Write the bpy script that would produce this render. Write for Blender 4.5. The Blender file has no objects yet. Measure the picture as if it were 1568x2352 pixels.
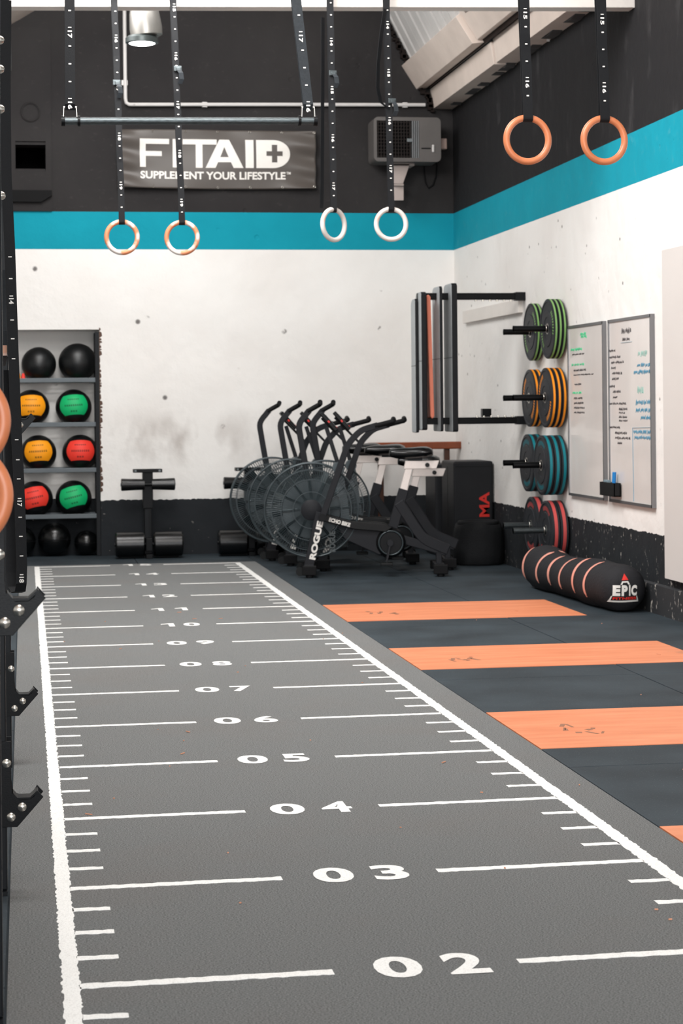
import bpy, math, random
from mathutils import Vector, Matrix
random.seed(7)
S = bpy.context.scene
PI = math.pi

# ------------------------------------------------------------------ camera
F_PX, PSI, RHO, PPX, PPY, EYE = 4670.0, math.radians(8.87), 0.0095, 784.0, 932.0, 1.4
cam_d = bpy.data.cameras.new('camera'); cam = bpy.data.objects.new('camera', cam_d)
S.collection.objects.link(cam); S.camera = cam
cam_d.sensor_fit = 'HORIZONTAL'; cam_d.sensor_width = 36.0
cam_d.lens = 36.0*F_PX/1568.0
cam_d.shift_x = 0.0; cam_d.shift_y = -(1176.0-PPY)/1568.0
cam_d.clip_start = 0.1; cam_d.clip_end = 200
cam.matrix_world = (Matrix.Translation((0, 0, EYE)) @ Matrix.Rotation(-PSI, 4, 'Z')
                    @ Matrix.Rotation(PI/2, 4, 'X') @ Matrix.Rotation(-RHO, 4, 'Z'))
cam_d.dof.use_dof = True; cam_d.dof.focus_distance = 7.4; cam_d.dof.aperture_fstop = 12.5

# ------------------------------------------------------------------ world, lights, exposure
W = bpy.data.worlds.new('overcast_sky'); S.world = W; W.use_nodes = True
bg = W.node_tree.nodes['Background']; bg.inputs[0].default_value = (0.93, 0.97, 1.0, 1); bg.inputs[1].default_value = 1.0
S.view_settings.view_transform = 'Standard'; S.view_settings.look = 'None'
S.view_settings.gamma = 1.0; S.view_settings.exposure = 0.36; S.view_settings.use_curve_mapping = False

def area(name, loc, rot, sx, sy, power, col):
    l = bpy.data.lights.new(name, 'AREA'); l.shape = 'RECTANGLE'; l.size = sx; l.size_y = sy
    l.energy = power; l.color = col
    o = bpy.data.objects.new(name, l); o.location = loc; o.rotation_euler = rot
    S.collection.objects.link(o); return o
ROOF_A = math.atan(0.607)
# daylight through the rooflights of the long roof slope (each sits just under its glazed opening)
for i, y in enumerate((3.0, 7.5, 12.0, 16.6)):
    area('rooflight_daylight', (0.5, y, 5.0), (0.55, -0.35, 0), 2.2, 1.5, (55, 170, 215, 80)[i], (1.0, 0.985, 0.965))
# open shutter doorway behind the photographer
area('doorway_daylight', (0.6, -3.0, 2.2), (PI/2+0.12, 0, 0), 5.0, 3.6, 300, (0.97, 0.985, 1.0))

# ------------------------------------------------------------------ helpers
def lin(c):
    c = c/255.0
    return c/12.92 if c <= 0.04045 else ((c+0.055)/1.055)**2.4
def rgb(r, g, b): return (lin(r), lin(g), lin(b), 1.0)

def ray(px, py):
    a = px-PPX; b = PPY-py
    u = (a*math.cos(RHO)+b*math.sin(RHO))/F_PX; v = (-a*math.sin(RHO)+b*math.cos(RHO))/F_PX
    c, s = math.cos(PSI), math.sin(PSI)
    return (u*c+s, -u*s+c, v)
def at_Y(px, py, Y):
    d = ray(px, py); t = Y/d[1]; return Vector((d[0]*t, Y, EYE+d[2]*t))
def at_X(px, py, X):
    d = ray(px, py); t = X/d[0]; return Vector((X, d[1]*t, EYE+d[2]*t))
def at_Z(px, py, Z=0.0):
    d = ray(px, py); t = (Z-EYE)/d[2]; return Vector((d[0]*t, d[1]*t, Z))

def mat(name, col, rough=0.6, metal=0.0, var=0.12, scale=6.0, bump=0.0, bscale=60.0, spec=None, alpha=1.0, stretch=None):
    m = bpy.data.materials.new(name); m.use_nodes = True; nt = m.node_tree; N = nt.nodes; L = nt.links
    p = N['Principled BSDF']; p.inputs['Roughness'].default_value = rough; p.inputs['Metallic'].default_value = metal
    p.inputs['Specular IOR Level'].default_value = spec if spec is not None else (0.22 if max(col) < 60 else 0.42)
    c = rgb(*col)
    tc = N.new('ShaderNodeTexCoord'); src = tc.outputs['Object']
    if stretch:
        mp = N.new('ShaderNodeMapping'); mp.inputs['Scale'].default_value = stretch; L.new(src, mp.inputs['Vector']); src = mp.outputs[0]
    nz = N.new('ShaderNodeTexNoise'); nz.inputs['Scale'].default_value = scale; nz.inputs['Detail'].default_value = 5
    L.new(src, nz.inputs['Vector'])
    mx = N.new('ShaderNodeMix'); mx.data_type = 'RGBA'
    mx.inputs['A'].default_value = [v*(1-var*1.6) for v in c[:3]]+[1]; mx.inputs['B'].default_value = [min(1, v*(1+var*1.6)) for v in c[:3]]+[1]
    L.new(nz.outputs['Fac'], mx.inputs['Factor']); L.new(mx.outputs['Result'], p.inputs['Base Color'])
    if bump:
        n2 = N.new('ShaderNodeTexNoise'); n2.inputs['Scale'].default_value = bscale; n2.inputs['Detail'].default_value = 3
        L.new(src, n2.inputs['Vector'])
        b = N.new('ShaderNodeBump'); b.inputs['Strength'].default_value = bump; b.inputs['Distance'].default_value = 0.01
        L.new(n2.outputs['Fac'], b.inputs['Height']); L.new(b.outputs[0], p.inputs['Normal'])
    return m

def emit(name, col, s):
    m = bpy.data.materials.new(name); m.use_nodes = True; p = m.node_tree.nodes['Principled BSDF']
    p.inputs['Base Color'].default_value = rgb(*col); p.inputs['Emission Color'].default_value = rgb(*col); p.inputs['Emission Strength'].default_value = s
    return m

class NB:
    """small node-graph helper"""
    def __init__(s, name):
        s.m = bpy.data.materials.new(name); s.m.use_nodes = True; s.N = s.m.node_tree.nodes; s.L = s.m.node_tree.links; s.p = s.N['Principled BSDF']
        s.tc = s.N.new('ShaderNodeTexCoord'); s.P = s.tc.outputs['Object']
    def map(s, scale, loc=(0, 0, 0)):
        n = s.N.new('ShaderNodeMapping'); n.inputs['Scale'].default_value = scale; n.inputs['Location'].default_value = loc; s.L.new(s.P, n.inputs['Vector']); return n.outputs[0]
    def noise(s, scale, detail=4, vec=None, rough=0.5):
        n = s.N.new('ShaderNodeTexNoise'); n.inputs['Scale'].default_value = scale; n.inputs['Detail'].default_value = detail; n.inputs['Roughness'].default_value = rough
        s.L.new(vec or s.P, n.inputs['Vector']); return n.outputs['Fac']
    def voro(s, scale, vec=None):
        n = s.N.new('ShaderNodeTexVoronoi'); n.inputs['Scale'].default_value = scale; s.L.new(vec or s.P, n.inputs['Vector']); return n.outputs['Distance']
    def math(s, op, a, b=None, c=None, clamp=False):
        n = s.N.new('ShaderNodeMath'); n.operation = op; n.use_clamp = clamp
        for i, v in enumerate((a, b, c)):
            if v is None: continue
            if isinstance(v, (int, float)): n.inputs[i].default_value = v
            else: s.L.new(v, n.inputs[i])
        return n.outputs[0]
    def ramp(s, f, a, b):   # smooth 0..1 between a and b
        n = s.N.new('ShaderNodeMapRange'); n.inputs[1].default_value = a; n.inputs[2].default_value = b; s.L.new(f, n.inputs[0]); return n.outputs[0]
    def mix(s, f, a, b):
        n = s.N.new('ShaderNodeMix'); n.data_type = 'RGBA'
        if isinstance(f, (int, float)): n.inputs['Factor'].default_value = f
        else: s.L.new(f, n.inputs['Factor'])
        for k, v in (('A', a), ('B', b)):
            if isinstance(v, tuple): n.inputs[k].default_value = v
            else: s.L.new(v, n.inputs[k])
        return n.outputs['Result']
    def sep(s):
        n = s.N.new('ShaderNodeSeparateXYZ'); s.L.new(s.P, n.inputs[0]); return n.outputs
    def bump(s, h, st, dist=0.01):
        n = s.N.new('ShaderNodeBump'); n.inputs['Strength'].default_value = st; n.inputs['Distance'].default_value = dist
        s.L.new(h, n.inputs['Height']); s.L.new(n.outputs[0], s.p.inputs['Normal'])
    def out(s, col, rough=0.6):
        if isinstance(col, tuple): s.p.inputs['Base Color'].default_value = col
        else: s.L.new(col, s.p.inputs['Base Color'])
        if isinstance(rough, (int, float)): s.p.inputs['Roughness'].default_value = rough
        else: s.L.new(rough, s.p.inputs['Roughness'])
        return s.m

class MB:
    """collects shapes into ONE mesh"""
    def __init__(s): s.v = []; s.f = []; s.mi = []; s.cur = 0
    def add(s, vs, fs, M=None):
        o = len(s.v)
        for p in vs:
            p = Vector(p); s.v.append(tuple(M @ p) if M else tuple(p))
        for f in fs: s.f.append([i+o for i in f]); s.mi.append(s.cur)
        return s
    def box(s, c, d, M=None, rz=0.0):
        x, y, z = d[0]/2, d[1]/2, d[2]/2
        vs = [Vector((a*x, b*y, e*z)) for e in (-1, 1) for b in (-1, 1) for a in (-1, 1)]
        R = Matrix.Rotation(rz, 4, 'Z') if rz else None
        vs = [(R @ p if R else p)+Vector(c) for p in vs]
        return s.add(vs, [(0, 2, 3, 1), (4, 5, 7, 6), (0, 1, 5, 4), (1, 3, 7, 5), (3, 2, 6, 7), (2, 0, 4, 6)], M)
    def bb(s, a, b, M=None):
        return s.box([(a[i]+b[i])/2 for i in range(3)], [abs(a[i]-b[i]) for i in range(3)], M)
    def bar(s, a, b, w, h, up=(0, 1, 0)):
        a, b, up = Vector(a), Vector(b), Vector(up); d = (b-a); L = d.length; d.normalize()
        x = d.cross(up).normalized(); y = x.cross(d)
        M = Matrix(((d.x, x.x, y.x, 0), (d.y, x.y, y.y, 0), (d.z, x.z, y.z, 0), (0, 0, 0, 1))); M.translation = (a+b)/2
        return s.box((0, 0, 0), (L, w, h), M)
    def cyl(s, a, b, r, r2=None, n=20, cap=True):
        a, b = Vector(a), Vector(b); r2 = r if r2 is None else r2
        d = (b-a).normalized(); t = Vector((0, 0, 1)) if abs(d.z) < 0.9 else Vector((1, 0, 0)); x = d.cross(t).normalized(); y = d.cross(x)
        vs = []
        for p, q in ((a, r), (b, r2)):
            for i in range(n):
                k = 2*PI*i/n; vs.append(p+(x*math.cos(k)+y*math.sin(k))*q)
        fs = [(i, (i+1) % n, n+(i+1) % n, n+i) for i in range(n)]
        if cap: fs += [tuple(range(n-1, -1, -1)), tuple(range(n, 2*n))]
        return s.add(vs, fs)
    def tube(s, pts, r, n=10, closed=False):
        pts = [Vector(p) for p in pts]; m = len(pts); vs = []; fs = []; px = None
        for i, p in enumerate(pts):
            if closed: d = pts[(i+1) % m]-pts[i-1]
            else: d = pts[min(i+1, m-1)]-pts[max(i-1, 0)]
            d.normalize()
            if px is None:
                t = Vector((0, 0, 1)) if abs(d.z) < 0.9 else Vector((1, 0, 0)); x = d.cross(t).normalized()
            else: x = (px-d*px.dot(d)).normalized()
            px = x; y = d.cross(x); rr = r[i] if isinstance(r, (list, tuple)) else r
            for k in range(n):
                a = 2*PI*k/n; vs.append(p+(x*math.cos(a)+y*math.sin(a))*rr)
        for i in range(m if closed else m-1):
            j = (i+1) % m
            for k in range(n): fs.append((i*n+k, i*n+(k+1) % n, j*n+(k+1) % n, j*n+k))
        if not closed: fs += [tuple(range(n-1, -1, -1)), tuple(range((m-1)*n, m*n))]
        return s.add(vs, fs)
    def torus(s, c, R, r, axis='Y', n=48, k=12):
        pts = []
        for i in range(n):
            a = 2*PI*i/n; u, w = R*math.cos(a), R*math.sin(a)
            q = {'Y': (u, 0, w), 'X': (0, u, w), 'Z': (u, w, 0)}[axis]; pts.append(Vector(c)+Vector(q))
        return s.tube(pts, r, k, True)
    def lathe(s, prof, c=(0, 0, 0), axis='Z', n=32, M=None):
        vs = []; fs = []; m = len(prof)
        for (r, h) in prof:
            for i in range(n):
                a = 2*PI*i/n; u, w = r*math.cos(a), r*math.sin(a)
                q = {'Z': (u, w, h), 'Y': (u, h, w), 'X': (h, u, w)}[axis]; vs.append(Vector(c)+Vector(q))
        for j in range(m-1):
            for i in range(n): fs.append((j*n+i, j*n+(i+1) % n, (j+1)*n+(i+1) % n, (j+1)*n+i))
        if prof[0][0] > 1e-5: fs.append(tuple(range(n-1, -1, -1)))
        if prof[-1][0] > 1e-5: fs.append(tuple(range((m-1)*n, m*n)))
        return s.add(vs, fs, M)
    def prism(s, poly, y0, y1, plane='XZ', M=None):
        def P(p, h): return {'XZ': (p[0], h, p[1]), 'XY': (p[0], p[1], h), 'YZ': (h, p[0], p[1])}[plane]
        n = len(poly); vs = [P(p, y0) for p in poly]+[P(p, y1) for p in poly]
        return s.add(vs, [tuple(range(n)), tuple(range(2*n-1, n-1, -1))]+[(i, (i+1) % n, n+(i+1) % n, n+i) for i in range(n)], M)
    def build(s, name, m, parent=None, smooth=False, bevel=0.0, M=None, angle=35):
        me = bpy.data.meshes.new(name); me.from_pydata(s.v, [], s.f)
        ms = m if isinstance(m, (list, tuple)) else [m]
        for q in ms: me.materials.append(q)
        if len(ms) > 1: me.polygons.foreach_set('material_index', s.mi)
        me.validate()
        import bmesh
        bm = bmesh.new(); bm.from_mesh(me); bmesh.ops.remove_doubles(bm, verts=bm.verts, dist=1e-6); bmesh.ops.recalc_face_normals(bm, faces=bm.faces); bm.to_mesh(me); bm.free()
        if smooth:
            me.polygons.foreach_set('use_smooth', [True]*len(me.polygons)); me.set_sharp_from_angle(angle=math.radians(angle))
        o = bpy.data.objects.new(name, me); S.collection.objects.link(o)
        if bevel:
            b = o.modifiers.new('bevel', 'BEVEL'); b.width = bevel; b.segments = 2; b.limit_method = 'ANGLE'; b.angle_limit = math.radians(40)
        if parent: o.parent = parent
        if M is not None: o.matrix_local = M
        return o

def tag(o, label=None, cat=None, group=None, kind=None):
    if label: o['label'] = label
    if cat: o['category'] = cat
    if group: o['group'] = group
    if kind: o['kind'] = kind
    return o
def thing(name, loc, label, cat, group=None, rz=0.0):
    o = bpy.data.objects.new(name, None); S.collection.objects.link(o); o.location = loc; o.rotation_euler = (0, 0, rz)
    o.empty_display_size = 0.05
    return tag(o, label, cat, group)
def copy_tree(o, parent=None):
    c = o.copy(); S.collection.objects.link(c)
    if parent: c.parent = parent
    for ch in o.children: copy_tree(ch, c)
    return c
def struct(o): o['kind'] = 'structure'; return o

_tc = {}
def text_geo(s, bold=0.0):
    """outline text as flat mesh, normalised to a box 0..1 x 0..1 (w = aspect)"""
    k = (s, bold)
    if k in _tc: return _tc[k]
    cu = bpy.data.curves.new('t', 'FONT'); cu.body = s; cu.size = 1; cu.offset = bold; cu.resolution_u = 4
    o = bpy.data.objects.new('t', cu); S.collection.objects.link(o)
    bpy.context.view_layer.update()
    me = bpy.data.meshes.new_from_object(o.evaluated_get(bpy.context.evaluated_depsgraph_get()))
    v = [(p.co.x, p.co.y) for p in me.vertices]; f = [tuple(p.vertices) for p in me.polygons]
    bpy.data.objects.remove(o); bpy.data.curves.remove(cu); bpy.data.meshes.remove(me)
    x0 = min(p[0] for p in v); x1 = max(p[0] for p in v); y0 = min(p[1] for p in v); y1 = max(p[1] for p in v)
    v = [((p[0]-x0)/(x1-x0), (p[1]-y0)/(y1-y0)) for p in v]
    _tc[k] = (v, f, (x1-x0)/(y1-y0)); return _tc[k]
def loops_geo(loops):
    cu = bpy.data.curves.new('t', 'CURVE'); cu.dimensions = '2D'; cu.fill_mode = 'FRONT'
    for lp in loops:
        sp = cu.splines.new('POLY'); sp.points.add(len(lp)-1); sp.use_cyclic_u = True
        for i, p in enumerate(lp): sp.points[i].co = (p[0], p[1], 0, 1)
    o = bpy.data.objects.new('t', cu); S.collection.objects.link(o); bpy.context.view_layer.update()
    me = bpy.data.meshes.new_from_object(o.evaluated_get(bpy.context.evaluated_depsgraph_get()))
    v = [(p.co.x, p.co.y) for p in me.vertices]; f = [tuple(p.vertices) for p in me.polygons]
    bpy.data.objects.remove(o); bpy.data.curves.remove(cu); bpy.data.meshes.remove(me)
    return v, f
def put_text(mb, s, fn, bold=0.0):
    """fn maps (u,v) in 0..1 to a 3D point"""
    v, f, a = text_geo(s, bold); mb.add([fn(*p) for p in v], f); return a

# ------------------------------------------------------------------ materials
M_ = {}
M_['black_metal'] = mat('black_powder_coat', (13, 14, 16), 0.38, 0.3, 0.1, 30, 0.05, 300)
M_['rack_metal'] = mat('rack_black_paint', (18, 20, 23), 0.42, 0.2, 0.15, 12)
M_['bike_frame'] = mat('bike_frame_charcoal', (31, 32, 36), 0.5, 0.1, 0.08, 20)
M_['black_plastic'] = mat('black_plastic', (11, 12, 13), 0.4, 0.0, 0.1, 20)
M_['black_vinyl'] = mat('black_vinyl', (8, 9, 10), 0.25, 0.0, 0.1, 20, 0.1, 120, 0.5)
M_['rubber'] = mat('black_rubber', (12, 12, 14), 0.7, 0.0, 0.15, 30, 0.1, 200)
M_['steel'] = mat('bolt_steel', (205, 200, 192), 0.28, 1.0, 0.08, 40)
M_['alu'] = mat('brushed_white_aluminium', (224, 214, 208), 0.42, 0.25, 0.06, 25)
M_['strap'] = mat('black_webbing', (15, 16, 19), 0.6, 0.0, 0.12, 120, 0.2, 400)
M_['strap_grey'] = mat('grey_webbing', (38, 42, 46), 0.5, 0.0, 0.25, 90, 0.2, 400)  # greyer copy of the webbing, used on some strap pieces
M_['mark'] = mat('white_print', (232, 228, 222), 0.6, 0.0, 0.03, 20)
M_['mark_dim'] = mat('faded_grey_print', (110, 116, 118), 0.6, 0.0, 0.05, 20)
M_['white_paint'] = mat('white_timber_paint', (226, 220, 214), 0.55, 0.0, 0.05, 5, 0.15, 30)
M_['warm_white'] = mat('warm_white_timber', (214, 200, 190), 0.6, 0.0, 0.09, 4, 0.3, 18)
M_['conduit'] = mat('pale_conduit', (205, 202, 200), 0.4, 0.0, 0.05, 10)
M_['glass_lens'] = emit('lit_lamp_lens', (255, 255, 255), 14)
M_['chrome'] = mat('worn_steel_tube', (78, 84, 86), 0.36, 0.75, 0.5, 14, stretch=(3, 20, 20))
M_['fan_grey'] = mat('fan_housing_grey', (62, 71, 75), 0.35, 0.2, 0.2, 9)
M_['blade'] = mat('fan_blade', (96, 108, 112), 0.25, 0.7, 0.2, 12)

def wood(name, col, chalk=0.0, lo=0.45):
    b = NB(name); n = b.noise(14, 6, b.map((1, 8, 1))); c = b.mix(n, tuple(v*0.72 for v in rgb(*col)[:3])+(1,), tuple(min(1, v*1.25) for v in rgb(*col)[:3])+(1,))
    if chalk > 0:
        k = b.ramp(b.noise(7, 3), 0.62-chalk*0.45, 0.70-chalk*0.45); c = b.mix(k, c, rgb(206, 198, 192))
    return b.out(c, lo)
M_['ring_wood'] = wood('peach_beech_wood', (198, 118, 78), 0.0, 0.35)
M_['ring_chalk'] = wood('chalked_beech_wood', (196, 122, 84), 0.28, 0.6)
M_['ring_white'] = wood('heavily_chalked_wood', (204, 142, 114), 0.62, 0.6)
M_['ring_dark'] = wood('honey_wood', (186, 118, 74), 0.1, 0.35)
M_['brown_wood'] = wood('varnished_brown_wood', (128, 62, 30), 0.0, 0.3)

Z1, Z2, Z3 = 0.525, 2.905, 3.262     # paint lines on the walls: black / white / teal / charcoal
XR, YB, XL = 4.15, 19.4, -3.0
def wall_mat(name, side):
    b = NB(name); x, y, z = b.sep()
    n1 = b.noise(3, 5); n2 = b.noise(22, 5); n3 = b.noise(1.1, 4)
    wht = b.mix(b.ramp(n3, 0.3, 0.7), rgb(232, 228, 224), rgb(242, 240, 237))
    # pock marks and chips
    vz = b.voro(3.4 if side == 'back' else 6.5, b.map((1, 1, 1), (3.1, 1.2, 0.4)))
    chip = b.math('MULTIPLY', b.ramp(vz, 0.10, 0.05), b.ramp(b.noise(9, 3), 0.44, 0.54))
    wht = b.mix(chip, wht, rgb(120, 116, 114))
    if side == 'back':
        # grubby scuffs where sandbags and balls hit the wall
        sc = b.math('MULTIPLY', b.ramp(z, 0.82, 1.0), b.ramp(z, 1.42, 1.15))
        sc = b.math('MULTIPLY', sc, b.ramp(b.noise(3.2, 3, b.map((1, 1, 0.6), (5, 0, 0))), 0.48, 0.68))
        sc = b.math('MULTIPLY', sc, b.ramp(x, 2.6, 1.6)); sc = b.math('MULTIPLY', sc, 0.55)
        wht = b.mix(sc, wht, rgb(140, 126, 118))
    else:
        st = b.math('MULTIPLY', b.ramp(b.noise(11, 6, b.map((1, 1.6, 1.0)), 0.7), 0.66, 0.72), 0.45)
        wht = b.mix(st, wht, rgb(150, 144, 138))
    teal = b.mix(n1, rgb(0, 136, 156), rgb(6, 152, 172))
    if side == 'right':
        wk = b.math('MULTIPLY', b.ramp(b.noise(12, 5), 0.62, 0.75), 0.5); teal = b.mix(wk, teal, rgb(70, 150, 165))
    dark = b.mix(b.ramp(n3, 0.3, 0.7), rgb(35, 33, 34), rgb(47, 45, 45)); dark = b.mix(b.math('MULTIPLY', b.ramp(b.noise(14, 6, b.map((1, 1, 2)), 0.7), 0.6, 0.75), 0.4), dark, rgb(74, 71, 70))
    if side == 'right':
        dark = b.mix(b.math('MULTIPLY', b.ramp(b.noise(5, 6, b.map((1, 1, 0.35)), 0.65), 0.58, 0.78), 0.4), rgb(28, 27, 29), rgb(88, 86, 87))
    black = b.mix(n1, rgb(24, 27, 30), rgb(38, 41, 45))
    fl = b.ramp(b.noise(16 if side == 'back' else 24, 5, b.map((1, 1.6, 0.7)), 0.7), *((0.68, 0.72) if side == 'back' else (0.635, 0.67)))
    black = b.mix(b.math('MULTIPLY', fl, 0.85), black, rgb(196, 190, 182))
    wob = b.math('MULTIPLY', b.math('SUBTRACT', n2, 0.5), 0.035)
    zb = b.math('ADD', z, wob)
    c = b.mix(b.math('GREATER_THAN', zb, Z1), black, wht)
    c = b.mix(b.math('GREATER_THAN', z, Z2), c, teal)
    c = b.mix(b.math('GREATER_THAN', z, Z3), c, dark)
    h = b.math('ADD', b.math('MULTIPLY', b.noise(6, 6), 1.0), b.math('MULTIPLY', chip, -0.6))
    b.bump(h, 0.4 if side == 'right' else 0.38, 0.03); b.p.inputs['Specular IOR Level'].default_value = 0.25
    return b.out(c, 0.8)
M_['wall_back'] = wall_mat('painted_plaster_back', 'back'); M_['wall_right'] = wall_mat('painted_plaster_right', 'right')
M_['plaster'] = mat('grey_white_plaster', (190, 180, 174), 0.8, 0, 0.12, 5, 0.3, 20)

# ------------------------------------------------------------------ room shell
# back wall with the alcove opening and the small vent hole; gable top
RX, RZ = 2.72, 6.72      # ridge
def zl(x): return 5.075+0.607*x
AX0, AX1, AZ = -0.55, at_Y(230, 1000, YB).x, at_Y(150, 757, YB).z
AX0 = -0.27
v0 = at_Y(35, 332, YB); v1 = at_Y(105, 388, YB)
m = MB(); D = 0.25
def wallpiece(poly): m.prism(poly, YB, YB+D)
e = 4.75   # wall plate height on the right
wallpiece([(XL, 0), (AX0, 0), (AX0, AZ), (XL, AZ)])
wallpiece([(AX1, -0.02), (XR+D, -0.02), (XR+D, AZ), (AX1, AZ)])
wallpiece([(XL, AZ), (XR+D, AZ), (XR+D, v1.z), (XL, v1.z)])
wallpiece([(XL, v1.z), (v0.x, v1.z), (v0.x, v0.z), (XL, v0.z)])
wallpiece([(v1.x, v1.z), (XR+D, v1.z), (XR+D, v0.z), (v1.x, v0.z)])
wallpiece([((v0.z-5.075)/0.607-0.05, v0.z), (XR+D, v0.z), (XR+D, 4.9), (3.72, 4.9), (RX, RZ+0.05)])
wb = struct(m.build('wall_back', M_['wall_back']))
tag(wb, 'back wall painted white with a teal stripe and charcoal above', None)
# vent hole lining, its shade painted in as near black
m = MB(); m.bb((v0.x-0.02, YB+0.8, v1.z-0.02), (v1.x+0.02, YB+0.82, v0.z+0.12)); m.bb((v0.x-0.04, YB+D, v1.z-0.02), (v0.x-0.02, YB+0.82, v0.z+0.12)); m.bb((v1.x+0.02, YB+D, v1.z-0.02), (v1.x+0.04, YB+0.82, v0.z+0.12)); m.bb((v0.x-0.04, YB+D, v1.z-0.04), (v1.x+0.04, YB+0.82, v1.z-0.02)); m.bb((v0.x-0.04, YB+D, v0.z+0.12), (v1.x+0.04, YB+0.82, v0.z+0.14)); m.bb((v0.x-0.04, YB+D, v0.z), (v1.x+0.04, YB+D+0.02, v0.z+0.14)); m.build('vent_lining', mat('vent_shade_black', (4, 4, 4), 0.9, spec=0.1), wb)
# shallow pilaster and ledges on the dark upper wall
pil = at_Y(116, 100, YB).x
m = MB(); m.bb((XL, YB-0.025, Z3+0.001), (pil, YB, v1.z-0.03)); m.bb((XL, YB-0.025, v1.z-0.03), (v0.x, YB, v0.z+0.03)); m.bb((v1.x, YB-0.025, v1.z-0.03), (pil, YB, v0.z+0.03)); m.bb((XL, YB-0.025, v0.z+0.03), (pil, YB, 5.0))
struct(m.build('trim_5', M_['wall_back']))
m = MB(); q0 = at_Y(26, 438, YB); q1 = at_Y(119, 458, YB)
m.prism([(q0.x, q0.z), (q1.x, q0.z), (q1.x, q0.z-0.05), (q1.x-0.1, q1.z-0.03), (q0.x, q1.z-0.03)], YB-0.07, YB-0.025); struct(m.build('trim_6', mat('black_ledge', (14, 14, 15), 0.8)))
m = MB(); c = at_Y(70, 257, YB-0.03); m.torus(c, 0.085, 0.012, 'Y', 36, 6); m.build('round_scar', M_['wall_back'], bpy.data.objects['trim_5'], True)

m = MB(); m.bb((XR, -3.2, -0.02), (XR+D, YB+D, 4.9)); wr = struct(m.build('wall_right', M_['wall_right']))
tag(wr, 'right wall painted white with a rising teal stripe and weathered black above')
m = MB(); m.bb((XL-D, -3.2, -0.02), (XL, YB+D, zl(XL))); struct(m.build('wall_left', M_['wall_right']))
# black rendered curb along the foot of the right wall
cm = NB('chipped_black_curb'); fl = cm.ramp(cm.noise(20, 5, cm.map((1, 1, 0.6)), 0.7), 0.6, 0.66)
cmat = cm.out(cm.mix(fl, rgb(36, 38, 41), rgb(190, 184, 176)), 0.7)
m = MB(); m.prism([(XR-0.025, 0), (XR, 0), (XR, 0.2), (XR-0.02, 0.19)], 4.0, 14.3); struct(m.build('baseboard_right', cmat))
# alcove
m = MB(); m.bb((AX0-0.3, YB+0.42, -0.02), (AX1+0.3, YB+0.5, AZ+0.3)); m.bb((AX0-0.05, YB+D, -0.02), (AX0, YB+0.45, AZ+.05)); m.bb((AX1, YB+D, -0.02), (AX1+0.05, YB+0.45, AZ+.05)); m.bb((AX0, YB+D, AZ), (AX1, YB+0.45, AZ+0.05))
struct(m.build('wall_alcove', M_['wall_back']))
re_ = MB(); random.seed(5); zz = 0.6
while zz < AZ:
    h_ = random.uniform(0.015, 0.07); w_ = random.uniform(0.006, 0.028); re_.prism([(AX1-0.001, zz), (AX1+w_, zz+h_*0.3), (AX1+w_*0.8, zz+h_*0.8), (AX1-0.001, zz+h_)], YB-0.003, YB+0.01); zz += h_
re_.build('broken_edge', mat('brown_broken_plaster', (92, 70, 60), 0.9), wb)

# roof: long gentle slope, short steep boarded slope
def slope_prism(x0, z0, x1, z1, y0, y1, t, m_):
    m_.prism([(x0, z0), (x1, z1), (x1, z1+t), (x0, z0+t)], y0, y1)
m = MB()
sky = [(2.25, 3.75), (6.75, 8.25), (11.25, 12.75), (15.85, 17.35)]
slope_prism(XL-0.3, zl(XL-0.3), -0.5, zl(-0.5), -3.2, YB+D, 0.08, m)
slope_prism(1.7, zl(1.7), RX, zl(RX), -3.2, YB+D, 0.08, m)
ys = [-3.2]+[v for p in sky for v in p]+[YB+D]
for i in range(0, len(ys), 2): slope_prism(-0.5, zl(-0.5), 1.7, zl(1.7), ys[i], ys[i+1], 0.08, m)
tag(struct(m.build('ceiling', M_['warm_white'])), 'pale sloping roof lining')
# steep side: one board after another running down the slope
sx = -(RZ-4.72)/(3.74-RX)
def zs(x): return 4.72+(x-3.74)*sx
roof_r = bpy.data.objects.new('ceiling_steep_side', None); S.collection.objects.link(roof_r); struct(roof_r)
bmat = mat('blue_white_roof_board', (198, 196, 194), 0.6, 0, 0.12, 3, 0.2, 12)
dgap = mat('dark_gap', (40, 30, 26), 0.9)
bmesh_ = None; y = YB+0.1; w = 0.235; k = 0
nx_, nz_ = -sx/math.hypot(sx, 1), 1/math.hypot(sx, 1)
while y > 3.0:
    m = MB(); jog = 0.012*((k*7) % 3)
    m.prism([(RX, zs(RX)+jog), (3.80, zs(3.80)+jog), (3.80+0.02, zs(3.80)+jog+0.02), (RX+0.02, zs(RX)+jog+0.02)], y-w+0.055, y)
    m.build('roof_board', bmat, roof_r); y -= w; k += 1
m = MB(); m.prism([(RX, zs(RX)+0.06), (3.9, zs(3.9)+0.06), (3.95, zs(3.9)+0.1), (RX+0.05, zs(RX)+0.1)], -3.2, YB+D); m.build('backing_board', dgap, roof_r)

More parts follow.
